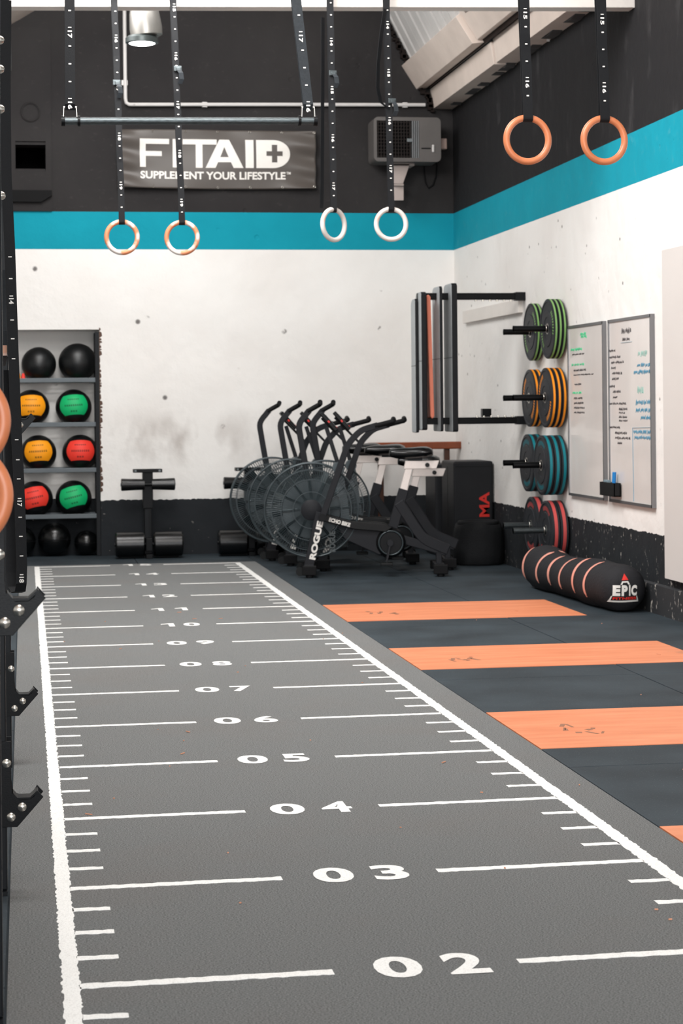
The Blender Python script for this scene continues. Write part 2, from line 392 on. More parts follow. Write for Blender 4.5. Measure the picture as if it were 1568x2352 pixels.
# boxed gutter and wall plate along the top of the right wall
a1 = at_Y(935, 139, 19.1); a2 = at_Y(970, 194, 19.1); a3 = at_Y(1002, 190, 19.1); e1 = at_Y(944, 124, 19.1)
m = MB(); m.prism([(a1.x, a1.z), (a2.x, a2.z), (a3.x, a3.z), (a3.x+0.2, a3.z+0.2), (e1.x+0.1, e1.z+0.05)], 16.9, YB)
struct(m.build('trim_1', M_['warm_white'], bevel=0.004))
m = MB(); m.prism([(a1.x+0.02, a1.z+0.05), (a2.x+0.035, a2.z+0.03), (a3.x+0.1, a3.z+0.04), (a3.x+0.25, a3.z+0.25), (e1.x+0.1, e1.z+0.1)], 3.0, 16.88)
struct(m.build('trim_2', M_['warm_white'], bevel=0.004))
c1 = at_Y(1001, 194, 19.1); c2 = at_Y(1008, 240, 19.1)
m = MB(); m.prism([(c1.x, c1.z), (c2.x, c2.z), (XR, c2.z), (XR, c1.z+0.02)], 16.8, YB)
struct(m.build('trim_3', M_['warm_white'], bevel=0.003))
m = MB(); m.prism([(c1.x+0.015, c1.z+0.02), (c2.x+0.015, c2.z+0.01), (XR, c2.z+0.01), (XR, c1.z+0.06)], 3.0, 16.78)
T4 = struct(m.build('trim_4', M_['warm_white'], bevel=0.003))
# ragged strip standing in for shadow under the plate; torn insulation along the gable
tr = MB(); random.seed(3)
for i in range(17):
    yy = 19.2-i*0.36-random.uniform(0, .3); l = random.choice((0.004, 0.008, 0.02)); w_ = random.uniform(0.2, 0.6)
    tr.prism([(yy, c2.z+0.02), (yy-w_, c2.z+0.02), (yy-w_*0.6, c2.z-l), (yy-w_*0.3, c2.z-l*0.6)], XR-0.09, XR-0.01, 'YZ')
tr.build('plate_shadow_strip', mat('shadow_strip_grey', (70, 69, 70), 0.9), T4)
tr = MB()
for i in range(30):
    t = i/29; x = 3.52+t*0.46; z = zs(x) if x < 3.8 else 4.62-(x-3.8)*1.9
    r = random.uniform(0.015, 0.05)
    tr.box((x-0.03+random.uniform(-.02, .02), YB-0.04, z-random.uniform(0, .03)), (r, 0.05, r*random.uniform(0.8, 2.2)))
tr.build('torn_edge', mat('brown_black_debris', (30, 24, 22), 0.95), bpy.data.objects['trim_3'])

# tie beams: the straps hang from these
bL = at_Y(10, 15, 13.42); bR = at_Y(1300, 17, 13.42)
tb = MB(); dz = (bR.z-bL.z)/(bR.x-bL.x)
tb.prism([(XL, bL.z+dz*(XL-bL.x)), (XR, bL.z+dz*(XR-bL.x)), (XR, bL.z+dz*(XR-bL.x)+0.3), (XL, bL.z+dz*(XL-bL.x)+0.3)], 13.42, 13.56)
BEAM2 = struct(tb.build('roof_beam', M_['white_paint'], bevel=0.003))
tb = MB(); tb.prism([(XL, 3.9), (XR, 3.9), (XR, 4.12), (XL, 4.12)], 9.3, 9.46); struct(tb.build('roof_beam', M_['white_paint']))
# raking struts behind the beam, seen at the very top of the picture
tb = MB(); tb.bar((1.25, 13.64, 4.20), (2.4, 13.64, 4.9), 0.09, 0.1); tb.bar((3.0, 13.64, 4.13), (3.9, 13.64, 4.75), 0.09, 0.1); tb.build('strut', M_['warm_white'], BEAM2)

# ------------------------------------------------------------------ floor
fm = NB('dark_rubber_floor'); fc = fm.mix(fm.ramp(fm.noise(2.2, 5), 0.3, 0.7), rgb(34, 42, 48), rgb(52, 62, 69))
fc = fm.mix(fm.ramp(fm.noise(160, 2), 0.66, 0.72), fc, rgb(92, 100, 104)); fm.bump(fm.noise(140, 2), 0.25, 0.004); M_['mat_rubber'] = fm.out(fc, 0.7); fm.p.inputs['Specular IOR Level'].default_value = 0.3
m = MB(); m.bb((XL, -3.2, -0.1), (XR+D, YB+0.8, -0.012)); floor = struct(m.build('floor', M_['mat_rubber']))
tag(floor, 'dark rubber gym floor')
def tile(x0, x1, y0, y1, top=0.0):
    g = 0.0025; t = MB(); t.bb((x0+g, y0+g, -0.012), (x1-g, y1-g, top)); return t.build('rubber_tile', M_['mat_rubber'], floor, bevel=0.002)
X0 = 2.057; XM = 3.12; XE = XR
YS = [(4.0, 5.48), (6.48, 8.03), (9.03, 10.56), (11.53, 13.03)]
OR_ = [(5.48, 6.48), (8.03, 9.03), (10.56, 11.53), (13.03, 14.15)]
XO = 3.665
for i, (a, b) in enumerate(YS):
    mid = (a+b)/2+0.35
    for (p, q) in ((a, mid), (mid, b)):
        tile(X0, XM, p, q, -0.0005*i); tile(XM, XE, p, q)
for a, b in OR_: tile(XO, XE, a, b)
y = 14.15
while y < YB-0.1:
    y2 = min(y+1.0, YB)
    for xa, xb in ((X0, XM), (XM, XE)): tile(xa, xb, y, y2)
    y = y2
for xa, xb in ((XL, -1.6), (-1.6, -0.56), (-0.56, -0.056)):
    yy = 2.0
    while yy < YB: tile(xa, xb, yy, min(yy+1.0, YB), -0.004); yy += 1.0
for xa, xb in ((-0.09, 1.0), (1.0, X0)): tile(xa, xb, 18.31, YB, -0.002)

om = NB('orange_board'); oc = om.mix(om.ramp(om.noise(5, 6, om.map((0.5, 3, 1))), 0.25, 0.75), rgb(210, 120, 78), rgb(231, 148, 106))
oc = om.mix(om.math('MULTIPLY', om.ramp(om.noise(30, 5, om.map((0.4, 3, 1)), 0.7), 0.64, 0.72), 0.4), oc, rgb(240, 190, 160))
oc = om.mix(om.math('MULTIPLY', om.ramp(om.noise(3.5, 4, om.map((1, 1, 1), (2.2, 0, 0))), 0.66, 0.72), 0.25), oc, rgb(120, 96, 84)); M_['orange'] = om.out(oc, 0.5)
lbl = ['nearest orange painted board set in the black mats, at the right edge', 'orange board between black mats, second from the camera', 'orange board between black mats, third from the camera', 'farthest orange board, ending in front of the black sandbag']
scuff_m = mat('grey_scuff', (150, 104, 80), 0.7)
for (a, b), l in zip(OR_, lbl):
    m = MB(); m.bb((X0+0.003, a+0.003, -0.0115), (XO-0.003, b-0.003, 0.001)); bo = tag(m.build('platform_board', M_['orange'], bevel=0.001), l, 'board', 'orange boards in the lifting area')
    sc = MB()
    for k in range(9):
        cx = X0+0.30+random.uniform(-0.08, 0.1); cy = a+0.45+random.uniform(-0.12, 0.12)
        sc.box((cx, cy, 0.0014), (random.uniform(.01, .03), random.uniform(.02, .09), 0.0006), rz=random.uniform(-.4, .6))
    sc.build('scuff', scuff_m, bo)

# turf runner
tm = NB('grey_turf'); g1 = tm.noise(1.3, 4); g2 = tm.noise(190, 5, tm.map((1, 1.5, 1)), 0.85); g3 = tm.noise(520, 2)
tc_ = tm.mix(tm.ramp(g2, 0.36, 0.64), rgb(62, 64, 66), rgb(178, 179, 178))
tc_ = tm.mix(tm.math('MULTIPLY', tm.ramp(g3, 0.6, 0.72), 0.6), tc_, rgb(60, 60, 60))
tc_ = tm.mix(tm.math('MULTIPLY', tm.ramp(g1, 0.5, 0.75), 0.16), tc_, rgb(140, 122, 112))
tm.bump(g2, 0.9, 0.006); M_['turf'] = tm.out(tc_, 0.95); tm.p.inputs['Specular IOR Level'].default_value = 0.15
m = MB(); m.bb((-0.053, 1.5, -0.0115), (X0-0.004, 18.305, 0.0))
turf = tag(m.build('turf_runner', M_['turf']), 'long grey turf runner with white distance markings', 'turf')
pm = NB('white_line_paint'); pc = pm.mix(pm.ramp(pm.noise(260, 3), 0.2, 0.5), rgb(198, 196, 192), rgb(244, 243, 240)); pm.bump(pm.noise(260, 2), 0.4, 0.003); M_['line'] = pm.out(pc, 0.9)
def ragged(x0, x1, y0, y1, long_y=False, step=0.014, amp=0.0036, skew=0.0):
    m = MB(); L = (y1-y0) if long_y else (x1-x0); n = max(2, int(L/step)); vs = []; z = 0.0012
    for i in range(n+1):
        t = i/n; r = random.uniform
        if long_y: y = y0+t*L; vs += [(x0+r(-amp, amp), y, z), (x1+r(-amp, amp), y, z)]
        else: x = x0+t*L; vs += [(x, y0+skew*t*L+r(-amp, amp), z), (x, y1+skew*t*L+r(-amp, amp), z)]
    k = len(vs); vs += [(p[0], p[1], 0.0) for p in vs]
    fs = [(2*i, 2*i+1, 2*i+3, 2*i+2) for i in range(n)]
    fs += [(2*i, 2*i+2, 2*i+2+k, 2*i+k) for i in range(n)]+[(2*i+1, 2*i+1+k, 2*i+3+k, 2*i+3) for i in range(n)]
    return m.add(vs, fs)
ragged(0.078, 0.121, 1.6, 18.2, True).build('side_line', M_['line'], turf)
ragged(1.855, 1.903, 1.6, 18.2, True).build('side_line', M_['line'], turf)
def Yn(n): return 4.962+1.0135*(n-2)
SK = 0.018
for n in range(1, 16):
    y = Yn(n); h = 0.0205
    ragged(0.12, 0.742, y-h, y+h, skew=SK).build('distance_line', M_['line'], turf)
    ragged(1.212, 1.857, y-h+SK*1.1, y+h+SK*1.1, skew=SK).build('distance_line', M_['line'], turf)
    for k in (1, 2, 3):
        if n == 15: break
        yy = y+k*1.0135/4
        ragged(0.12, 0.225, yy-h*0.85, yy+h*0.85).build('tick_mark', M_['line'], turf)
        ragged(1.735, 1.857, yy-h*0.85+SK*1.5, yy+h*0.85+SK*1.5).build('tick_mark', M_['line'], turf)
    for d, (xa, xb) in zip('%02d' % n, ((0.846, 0.966), (1.024, 1.13))):
        o_ = 0.008*min(max(n-2, 0), 3); xa -= o_; xb -= o_
        if d == '1': xa = xb-0.085
        t = MB(); y0_ = y-0.088; hh = 0.19
        fn_ = lambda u, v: (xa+u*(xb-xa), y0_+v*hh+0.018*xa, 0.0014)
        if d == '1': t.add([fn_(*p) for p in ((0.56, 0), (1, 0), (1, 1), (0.62, 1), (0.0, 0.80), (0.0, 0.62), (0.56, 0.74))], [(0, 1, 2, 6), (2, 3, 4, 6), (4, 5, 6)])
        else: put_text(t, d, fn_, 0.035)
        t.build('numeral', M_['line'], turf)
# small chips of debris lying on the floor
db = MB()
for i in range(46):
    x = random.uniform(0.2, 3.9); y = random.uniform(4.7, 14.0); l = random.choice((0.006, 0.01, 0.03))
    db.box((x, y, 0.004), (l, 0.004, 0.003), rz=random.uniform(0, 3))
tag(db.build('floor_debris', mat('wood_splinter', (214, 150, 118), 0.7)), 'tiny splinters and flecks scattered over turf and mats', 'debris', kind='stuff')

# ------------------------------------------------------------------ straps and rings
def strap_ribbon(mb, pts, w, t=0.0025, side=Vector((1, 0, 0))):
    """flat webbing along pts, width along side"""
    pts = [Vector(p) for p in pts]; vs = []; n = len(pts)
    for i, p in enumerate(pts):
        d = (pts[min(i+1, n-1)]-pts[max(i-1, 0)]).normalized(); nn = d.cross(side).normalized()
        for a, b in ((-1, -1), (1, -1), (1, 1), (-1, 1)): vs.append(p+side*(a*w/2)+nn*(b*t/2))
    fs = []
    for i in range(n-1):
        for k in range(4): fs.append((4*i+k, 4*i+(k+1) % 4, 4*i+4+(k+1) % 4, 4*i+4+k))
    fs += [(3, 2, 1, 0), (4*n-4, 4*n-3, 4*n-2, 4*n-1)]
    return mb.add(vs, fs)
def strap_marks(mb, x, y, zref, nref, z0, z1, pitch=0.32, w=0.011, dx=0.0, lean=0.0, up=1):
    """dashes and rotated numerals printed on the front face; nref printed at zref, rising downwards"""
    k = -60
    while k < 60:
        z = zref-k*pitch/4; k += 1
        if z < z0 or z > z1: continue
        kk = k-1; xx = x+dx+(z-z0)*lean
        if kk % 4 == 0:
            mb.box((xx, y, z+0.004), (w*1.3, 0.001, 0.004))
            s = str(nref+up*(kk//4)); cz = z-0.027
            put_text(mb, s, lambda u, v: (xx-w*0.8+v*w*1.6, y-0.0006, cz+0.017-u*0.034), 0.03)
        else: mb.box((xx, y, z), (w, 0.001, 0.006))
def ring_set(c, label, wm, ztop, nref, zref, rz=0.0, w=0.040, grey_strap=False, tail=None, sway=0.0, bk=None):
    t = thing('gymnastic_ring', (c[0], c[1], c[2]), label, 'gymnastic ring', 'wooden rings hanging on straps', 0)
    R, r = 0.1015, 0.0158
    m = MB(); m.torus((0, 0, 0), R, r, 'Y', 64, 14); o = m.build('ring', wm, t, True, angle=80); o.rotation_euler = (0, 0, rz)
    H = ztop-c[2]; top = R+r+0.002
    m = MB(); sd = Vector((1, 0, 0)); bow = 0.011
    f = [(sway, -0.013, H)]; nseg = 14
    for i in range(1, nseg): q = i/nseg; f.append((sway*(1-q)+0.002*math.sin(i*1.7), -0.014-0.003*math.sin(i*2.1), H*(1-q)+(top+0.02)*q))
    f.append((0, -0.0185, R))
    for k in range(1, 8):
        a = PI*k/8; f.append((0, -0.0185*math.cos(a), R-0.0185*math.sin(a)))
    f.append((0, 0.0185, R)); f.append((0, 0.013, top+0.05)); f.append((sway-0.004, 0.013, H))
    strap_ribbon(m, f, w); s = m.build('strap', M_['strap_grey'] if grey_strap else M_['strap'], t)
    mk = MB(); strap_marks(mk, 0, -0.019, zref-c[2], nref, top+0.03, H, lean=sway/max(0.1, H)); tag(mk.build('marking', M_['mark'], s), kind='stuff')
    if bk:
        q = at_Y(bk[0], bk[1], c[1]-0.02)-Vector(c); m = MB(); m.box((q.x, -0.028, q.z), (0.052, 0.012, 0.034)); m.box((q.x+0.004, -0.036, q.z-0.004), (0.03, 0.01, 0.02)); m.build('cam_buckle', M_['chrome'], t, bevel=0.003)
        m = MB(); strap_ribbon(m, [(q.x, -0.034, q.z), (q.x+0.018, -0.05, q.z-0.03), (q.x+0.024, -0.045, q.z-0.07), (q.x+0.012, -0.03, q.z-0.1)], 0.03); m.build('strap_end', M_['strap_grey'], t)
    if tail:
        m = MB(); strap_ribbon(m, [Vector(p)-Vector(c) for p in tail], w*0.8, 0.0025, Vector((0.8, 0.6, 0)).normalized()); m.build('loose_end', M_['strap'], t)
    return t
r1 = at_Y(1211, 321, 9.22); r2 = at_Y(1387, 322, 9.22)
ring_set(r1, 'warm wooden ring on black strap at right, the left of the big pair', M_['ring_wood'], 4.0, 16, at_Y(1209, 180, 9.2).z, rz=0.05, w=0.046, sway=-0.03)
ring_set(r2, 'warm wooden ring on black strap crossing the teal stripe, nearest the right edge', M_['ring_wood'], 4.0, 16, at_Y(1385, 192, 9.2).z, rz=0.08, w=0.046, sway=-0.03)
l1 = at_Y(280, 545, 13.36); l2 = at_Y(418, 546, 13.36); m1 = at_Y(766, 516, 13.36); m2 = at_Y(898, 515, 13.36)
ring_set(l1, 'half chalky wooden ring on strap over teal stripe, leftmost of the far rings', M_['ring_chalk'], 4.28, 19, at_Y(275, 418, 13.3).z, rz=0.1, sway=-0.04, bk=(268, 190))
ring_set(l2, 'half chalky wooden ring hanging just right of the leftmost far ring', M_['ring_chalk'], 4.28, 18, at_Y(412, 345, 13.3).z, rz=-0.15, sway=-0.05, bk=(408, 158))
ring_set(m1, 'narrow looking chalk white ring turned sideways, below the heater side of the banner', M_['ring_white'], 4.28, 17, at_Y(766, 420, 13.3).z, rz=0.62, sway=-0.01, bk=(764, 168),
         tail=[at_Y(741, 40, 13.33), at_Y(741, 150, 13.33), at_Y(740, 300, 13.33), at_Y(739, 440, 13.33), at_Y(738, 478, 13.33)])
ring_set(m2, 'chalk white ring hanging in front of the wall heater', M_['ring_white'], 4.28, 17, at_Y(900, 380, 13.3).z, rz=0.05, sway=-0.02, bk=(900, 232),
         tail=[at_Y(884, 20, 13.33), at_Y(875, 80, 13.3), at_Y(868, 150, 13.28), at_Y(867, 200, 13.28), at_Y(874, 235, 13.3), at_Y(893, 250, 13.34)])

# trapeze pull-up bar
bl = at_Y(147, 278, 9.24); br = at_Y(722, 278, 9.24); L = br.x-bl.x; c = (bl+br)/2
t = thing('trapeze_bar', c, 'scuffed black and steel bar slung from two numbered straps', 'pull-up bar')
slope = (br.z-bl.z)
m = MB(); m.tube([(-L/2, 0, -slope/2), (-L/4, 0, -slope/4), (0, 0, 0), (L/4, 0, slope/4), (L/2, 0, slope/2)], 0.0175, 20); m.build('bar', M_['chrome'], t, True)
for sgn, px in ((-1, 161), (1, 707)):
    xx = at_Y(px, 270, 9.24).x-c.x; zz = slope/2*sgn
    m = MB(); m.cyl((sgn*L/2-0.004*sgn, 0, zz), (sgn*L/2+0.012*sgn, 0, zz), 0.024); m.build('end_cap', M_['black_metal'], t, True)
    m = MB(); m.cyl((xx-sgn*0.033, 0, zz), (xx-sgn*0.045, 0, zz), 0.024); m.build('collar', M_['black_metal'], t, True)
    m = MB(); m.bar((xx-0.03, 0, zz+0.018), (xx-0.028, 0, zz+0.065), 0.003, 0.03); m.bar((xx+0.03, 0, zz+0.018), (xx+0.028, 0, zz+0.065), 0.003, 0.03); m.cyl((xx-0.03, 0, zz+0.062), (xx+0.03, 0, zz+0.062), 0.006); m.build('hanger', M_['steel'], t, True)
    ptx = 4.0-c.z; sway = 0.006 if sgn < 0 else -0.055*1.2/0.55
    m = MB(); w_ = 0.045
    strap_ribbon(m, [(xx+sway, -0.01, ptx), (xx+sway*0.5, -0.012, ptx*0.5), (xx, -0.014, zz+0.075), (xx, 0, zz+0.05), (xx, 0.014, zz+0.075), (xx+sway*0.5, 0.012, ptx*0.5), (xx+sway*0.97, 0.012, ptx)], w_)
    s = m.build('strap', M_['strap'] if sgn < 0 else M_['strap_grey'], t)
    mk = MB(); zr = at_Y(707, 237, 9.24).z-c.z; strap_marks(mk, xx, -0.0165, zr, 16, zz+0.08, ptx, lean=sway/(ptx-zz-0.08), w=0.012, up=-1); tag(mk.build('marking', M_['mark'], s), kind='stuff')

# ------------------------------------------------------------------ left rig in the foreground
FX = -0.060
rig = thing('squat_rig', (FX-0.04, 6, 0), 'black steel rig at the left edge of the picture', 'squat rig')
def rp(x, y, z): return (x-(FX-0.04), y-6.0, z)
for i, y in enumerate((4.75, 6.0, 8.12)):
    m = MB(); a = 0.0375; hw = a
    m.bb(rp(FX-0.075, y-a, 0.008), rp(FX, y+a, 3.6)); up = m.build('upright', M_['rack_metal'], rig, bevel=0.004)
    m = MB(); m.bb(rp(FX-0.1, y-0.06, -0.004), rp(FX, y+0.06, 0.008)); m.build('base_plate', M_['rack_metal'], rig)
    b = MB(); h = MB()
    for z in [0.35+0.15*k for k in range(21)]:
        h.cyl(rp(FX-0.0375, y-a-0.0006, z), rp(FX-0.0375, y-a+0.002, z), 0.012, n=12); h.cyl(rp(FX+0.0006, y, z), rp(FX-0.002, y, z), 0.012, n=12)
    h.build('hole', M_['black_plastic'], up)
m = MB(); m.bb(rp(FX-0.075, 4.6, 3.6), rp(FX, 13.4, 3.68)); m.build('top_beam', M_['rack_metal'], rig)
m = MB(); m.bb(rp(FX-0.075, 13.3, 0), rp(FX-0.015-0.06, 13.36, 3.6)); m.build('upright', M_['rack_metal'], rig)
# round head bolts up the far post
for px, py in ((10, 88), (5, 155), (5, 247), (15, 292), (17, 338), (22, 438), (11, 447), (21, 490)):
    yy = 8.12 if px > 11 else 6.0
    p = at_Y(px, py, yy-0.03); p.x = max(p.x, FX+0.001)
    m = MB(); m.lathe([(0.0001, 0.012), (0.008, 0.010), (0.012, 0.004), (0.013, -0.002)], axis='X', n=14)
    o = m.build('bolt', M_['steel'], rig, True); o.location = Vector(rp(FX+0.001, yy, p.z))
hook_prof = [(-0.035, 0.0), (0.03, 0.0), (0.105, 0.084), (0.087, 0.104), (0.078, 0.087), (0.066, 0.079), (0.038, 0.078), (0.024, 0.083), (0.016, 0.097), (0.013, 0.125), (0.013, 0.248), (-0.035, 0.248)]
def j_hook(y, zbot, label, k=1.0):
    t = thing('j_hook', (FX, y-0.0385, zbot), label, 'rack hook', 'black hooks on the rig posts')
    m = MB(); m.prism([(p[0]*k, p[1]*k) for p in hook_prof], -0.008, 0.0); m.build('plate', M_['black_metal'], t, bevel=0.0012)
    m = MB(); m.prism([(p[0]*k, p[1]*k) for p in [(0.0135, 0.09), (0.027, 0.079), (0.066, 0.0795), (0.09, 0.1), (0.087, 0.104), (0.066, 0.085), (0.03, 0.085), (0.018, 0.1)]], -0.010, 0.05); m.build('liner', M_['black_metal'], t)
    m = MB(); m.prism([(p[0]*k, p[1]*k) for p in hook_prof], 0.077, 0.085); m.build('plate', M_['black_metal'], t)
    for bx, bz in ((0.0, 0.186), (0.044, 0.058), (0.012, 0.03)):
        m = MB(); m.lathe([(0.0135, 0.0), (0.0125, -0.005), (0.008, -0.0085), (0.0001, -0.010)], axis='Y', n=20); o = m.build('bolt', M_['steel'], t, True); o.location = (bx*k, -0.008, bz*k)
    return t
h3 = at_Y(30, 1460, 4.75); h1 = at_Y(20, 1893, 6.0); h2 = at_Y(20, 1641, 8.12); h4 = at_Y(30, 1010, 8.12)
j_hook(6.0, h1.z, 'black hook with three round bolts, lowest of the hooks at left')
j_hook(8.12, h2.z, 'small black hook low on the far rig post, above the lowest hook')
j_hook(4.75, h3.z+0.005, 'largest black hook with big bolts, just under the hanging strap loop')
j_hook(8.12, h4.z, 'black hook beside the yellow ball, highest of the hooks at left')

# strap loop hanging at the left with the numbers 17 and 18
t = thing('strap_loop', at_Y(40, 1370, 7.0), 'long black webbing loop with white numbers hanging in front of the rig hooks', 'strap')
Yp = 7.0; o0 = t.location.copy()
fp = [(14, 0), (12, 200), (14, 400), (22, 560), (26, 680), (30, 800), (34, 900), (38, 1000), (43, 1100), (47, 1200), (50, 1300), (49, 1340)]
front = [at_Y(px, py, Yp-0.06)-o0 for px, py in fp]
m = MB(); w_ = 0.036
u_ = [front[-1]+Vector((-0.004, 0.02, -0.028)), front[-1]+Vector((-0.016, 0.05, -0.035)), front[-1]+Vector((-0.028, 0.085, -0.018))]
back = [front[-1]+Vector((-0.034, 0.1, 0.03)), at_Y(26, 1200, Yp+0.06)-o0, at_Y(24, 1050, Yp+0.06)-o0, at_Y(20, 850, Yp+0.06)-o0]
strap_ribbon(m, front+u_+back, w_, 0.003, Vector((1, 0.12, 0)).normalized()); s = m.build('webbing', M_['strap'], t)
mk = MB(); ys_ = [(590, 0), (640, 0), (680, 14), (735, 0), (778, 0), (824, 0), (1010, 0), (1056, 0), (1100, 0), (1145, 17), (1188, 0), (1232, 0), (1277, 0), (1320, 18), (1357, 0)]
def fx(py):
    for (a, b), (c_, d_) in zip(fp[:-1], fp[1:]):
        if b <= py <= d_: return a+(c_-a)*(py-b)/(d_-b)
    return fp[-1][0]
for py, num in ys_:
    if py > 1340: continue
    p = at_Y(fx(py), py, Yp-0.0645)-o0
    mk.box(p, (0.012, 0.001, 0.0035))
    if num:
        cz = p.z-0.007; px_ = p.x
        put_text(mk, str(num), lambda u, v: (px_-0.008+v*0.016, p.y, cz-u*0.02), 0.03)
tag(mk.build('marking', M_['mark'], s), kind='stuff')
m = MB(); strap_ribbon(m, [at_Y(10, 620, 7.1)-o0, at_Y(12, 700, 7.1)-o0, at_Y(14, 760, 7.08)-o0, at_Y(13, 800, 7.08)-o0], 0.02, 0.004); m.build('loose_end', M_['strap_grey'], t)
m = MB(); p = at_Y(10, 805, 7.0)-o0; m.box(p, (0.018, 0.02, 0.035)); m.build('buckle', M_['ring_dark'], t)
m = MB(); pts = [at_Y(px, py, 7.04)-o0 for px, py in ((6, 840), (10, 822), (18, 815), (26, 825), (32, 860), (31, 900))]; strap_ribbon(m, pts, 0.03, 0.004, Vector((.5, .85, 0)).normalized()); m.build('padded_cuff', M_['strap_grey'], t)

def left_ring(px, py, y, label, wm, rz=0.0, rr=0.0175):
    p = at_Y(px, py, y)
    t = thing('gymnastic_ring', p, label, 'gymnastic ring', 'wooden rings stored on the rig')
    m = MB(); m.torus((0, 0, 0), 0.102, rr, 'Y', 64, 14); o = m.build('ring', wm, t, True, angle=80); o.rotation_euler = (0, 0, rz)
    m = MB(); strap_ribbon(m, [(0, -0.005, 1.2), (0, -0.02, 0.6), (0, -0.022, 0.102), (0, 0, 0.08), (0, 0.02, 0.102), (0, 0.015, 1.2)], 0.04); m.build('strap', M_['strap'], t)
left_ring(-102, 967, 4.5, 'honey wood ring at the left edge, higher of the two cut off by the frame', M_['ring_wood'])
left_ring(-99, 1140, 4.4, 'honey wood ring at the left edge, lower and larger', M_['ring_wood'])
left_ring(-22, 1010, 8.6, 'brownish ring peeking out behind the rig post beside the yellow balls', M_['ring_dark'])

# ------------------------------------------------------------------ alcove rack and balls
shelf_y = YB+0.02
rk = thing('storage_rack', (AX0+0.02, YB+0.2, 0), 'black shelving rack standing in the wall alcove', 'shelf rack')
ox, oy = rk.location.x, rk.location.y
SZ = [at_Y(150, q, YB+0.03).z for q in (871, 973, 1078, 1184)]
for z in SZ:
    m = MB(); m.bb((AX0+0.02-ox, YB+0.03-oy, z-0.03), (AX1-0.005-ox, YB+0.055-oy, z+0.012)); [m.bb((AX0+0.02-ox, YB+q_-0.008-oy, z-0.03), (AX1-0.005-ox, YB+q_+0.008-oy, z-0.02)) for q_ in (0.13, 0.21, 0.29)]; m.bb((AX0+0.02-ox, YB+0.36-oy, z-0.03), (AX1-0.005-ox, YB+0.38-oy, z+0.012))
    m.build('shelf', mat('shelf_grey_steel', (86, 92, 96), 0.4, 0.3) if z == SZ[0] else bpy.data.materials['shelf_grey_steel'], rk, bevel=0.003)
for xx in (AX0+0.03, AX1-0.022):
    for yy in (YB+0.03, YB+0.38):
        m = MB(); m.bb((xx-0.018-ox, yy-0.02-oy, 0), (xx+0.018-ox, yy+0.02-oy, AZ-0.02)); m.build('post', M_['rack_metal'], rk)
RB = 0.172
ball_cols = {'orange': (252, 158, 4), 'green': (0, 176, 104), 'red': (238, 58, 44)}
for k, v in ball_cols.items(): M_['ball_'+k] = mat('ball_panel_'+k, v, 0.55, 0, 0.05, 8, 0.1, 200)
pdark = {k: mat('ball_print_'+k, tuple(int(q*0.62) for q in v), 0.6) for k, v in ball_cols.items()}
M_['ball_black'] = mat('ball_black_vinyl', (11, 13, 15), 0.38, 0, 0.1, 8, 0.1, 150, 0.5)
def sphere_pt(R, u, v, tilt, yaw=0):
    # u,v angles; front is -Y
    p = Vector((math.sin(u)*math.cos(v), -math.cos(u)*math.cos(v), math.sin(v)))*R
    return Matrix.Rotation(yaw, 3, 'Z') @ (Matrix.Rotation(tilt, 3, 'Y') @ p)
def med_ball(px, py, col, label, tilt=0.0, R=RB, yaw=0.0):
    p = at_Y(px, py, YB+0.205)
    zs_ = max([z for z in SZ if z < p.z]+[0.0]); z0 = zs_-0.02 if zs_ > 0 else 0.0
    t = thing('medicine_ball', (p.x, YB+0.205, z0+R+0.001), label, 'medicine ball', 'medicine balls in the alcove rack')
    n = 24; prof = [(R*math.cos(-PI/2+PI*i/n)+1e-6, R*math.sin(-PI/2+PI*i/n)) for i in range(n+1)]
    m = MB(); m.lathe(prof, n=40); m.build('shell', M_['ball_black'], t, True, angle=80)
    if col:
        m = MB(); nu, nv = 20, 14; vs = []; fs = []
        for i in range(nu+1):
            for j in range(nv+1):
                a = (i/nu*2-1); b = (j/nv*2-1)
                wid = 0.86-0.10*b*b-(0.16 if b < 0 else 0.0)*abs(b)**2
                u = a*wid; v = 0.16+b*0.62+(-0.10*a*a if b > 0 else 0.06*(1-a*a)*1.0)*abs(b)
                vs.append(sphere_pt(R+0.0025, u, v, tilt, yaw))
        for i in range(nu):
            for j in range(nv): k = i*(nv+1)+j; fs.append((k, k+nv+1, k+nv+2, k+1))
        m.add(vs, fs); m.build('panel', M_['ball_'+col], t, True, angle=80)
        m = MB()
        for (vv, hw, hh) in ((0.12, 0.52, 0.05), (0.46, 0.36, 0.035), (-0.20, 0.2, 0.045)):
            nchar = int(hw*18)
            for c in range(nchar):
                ua = -hw+2*hw*c/nchar; ub = ua+2*hw/nchar*0.68
                q = [sphere_pt(R+0.0042, uu, v2, tilt, yaw) for uu, v2 in ((ua, vv-hh), (ub, vv-hh), (ub, vv+hh), (ua, vv+hh))]
                m.add(q, [(0, 1, 2, 3)])
        m.build('print', pdark[col], t)
    return t
med_ball(89, 835, None, 'plain black ball on the top shelf, beside the red and yellow scraps', R=0.165)
med_ball(178, 828, None, 'plain black ball on the top shelf, at the right end', R=0.182)
med_ball(72, 932, 'orange', 'orange and black ball on the upper middle shelf')
med_ball(169, 932, 'green', 'green and black ball on the upper middle shelf, right of the orange one', -0.06)
med_ball(88, 1030, 'orange', 'orange and black ball on the lower middle shelf, beside the red ball', -0.05)
med_ball(184, 1033, 'red', 'red and black ball on the lower middle shelf, right of the orange one', 0.0)
med_ball(80, 1140, 'red', 'tilted red and black ball on the lowest shelf at left', -0.2)
med_ball(169, 1137, 'green', 'tilted green and black ball on the lowest shelf at right', -0.24)
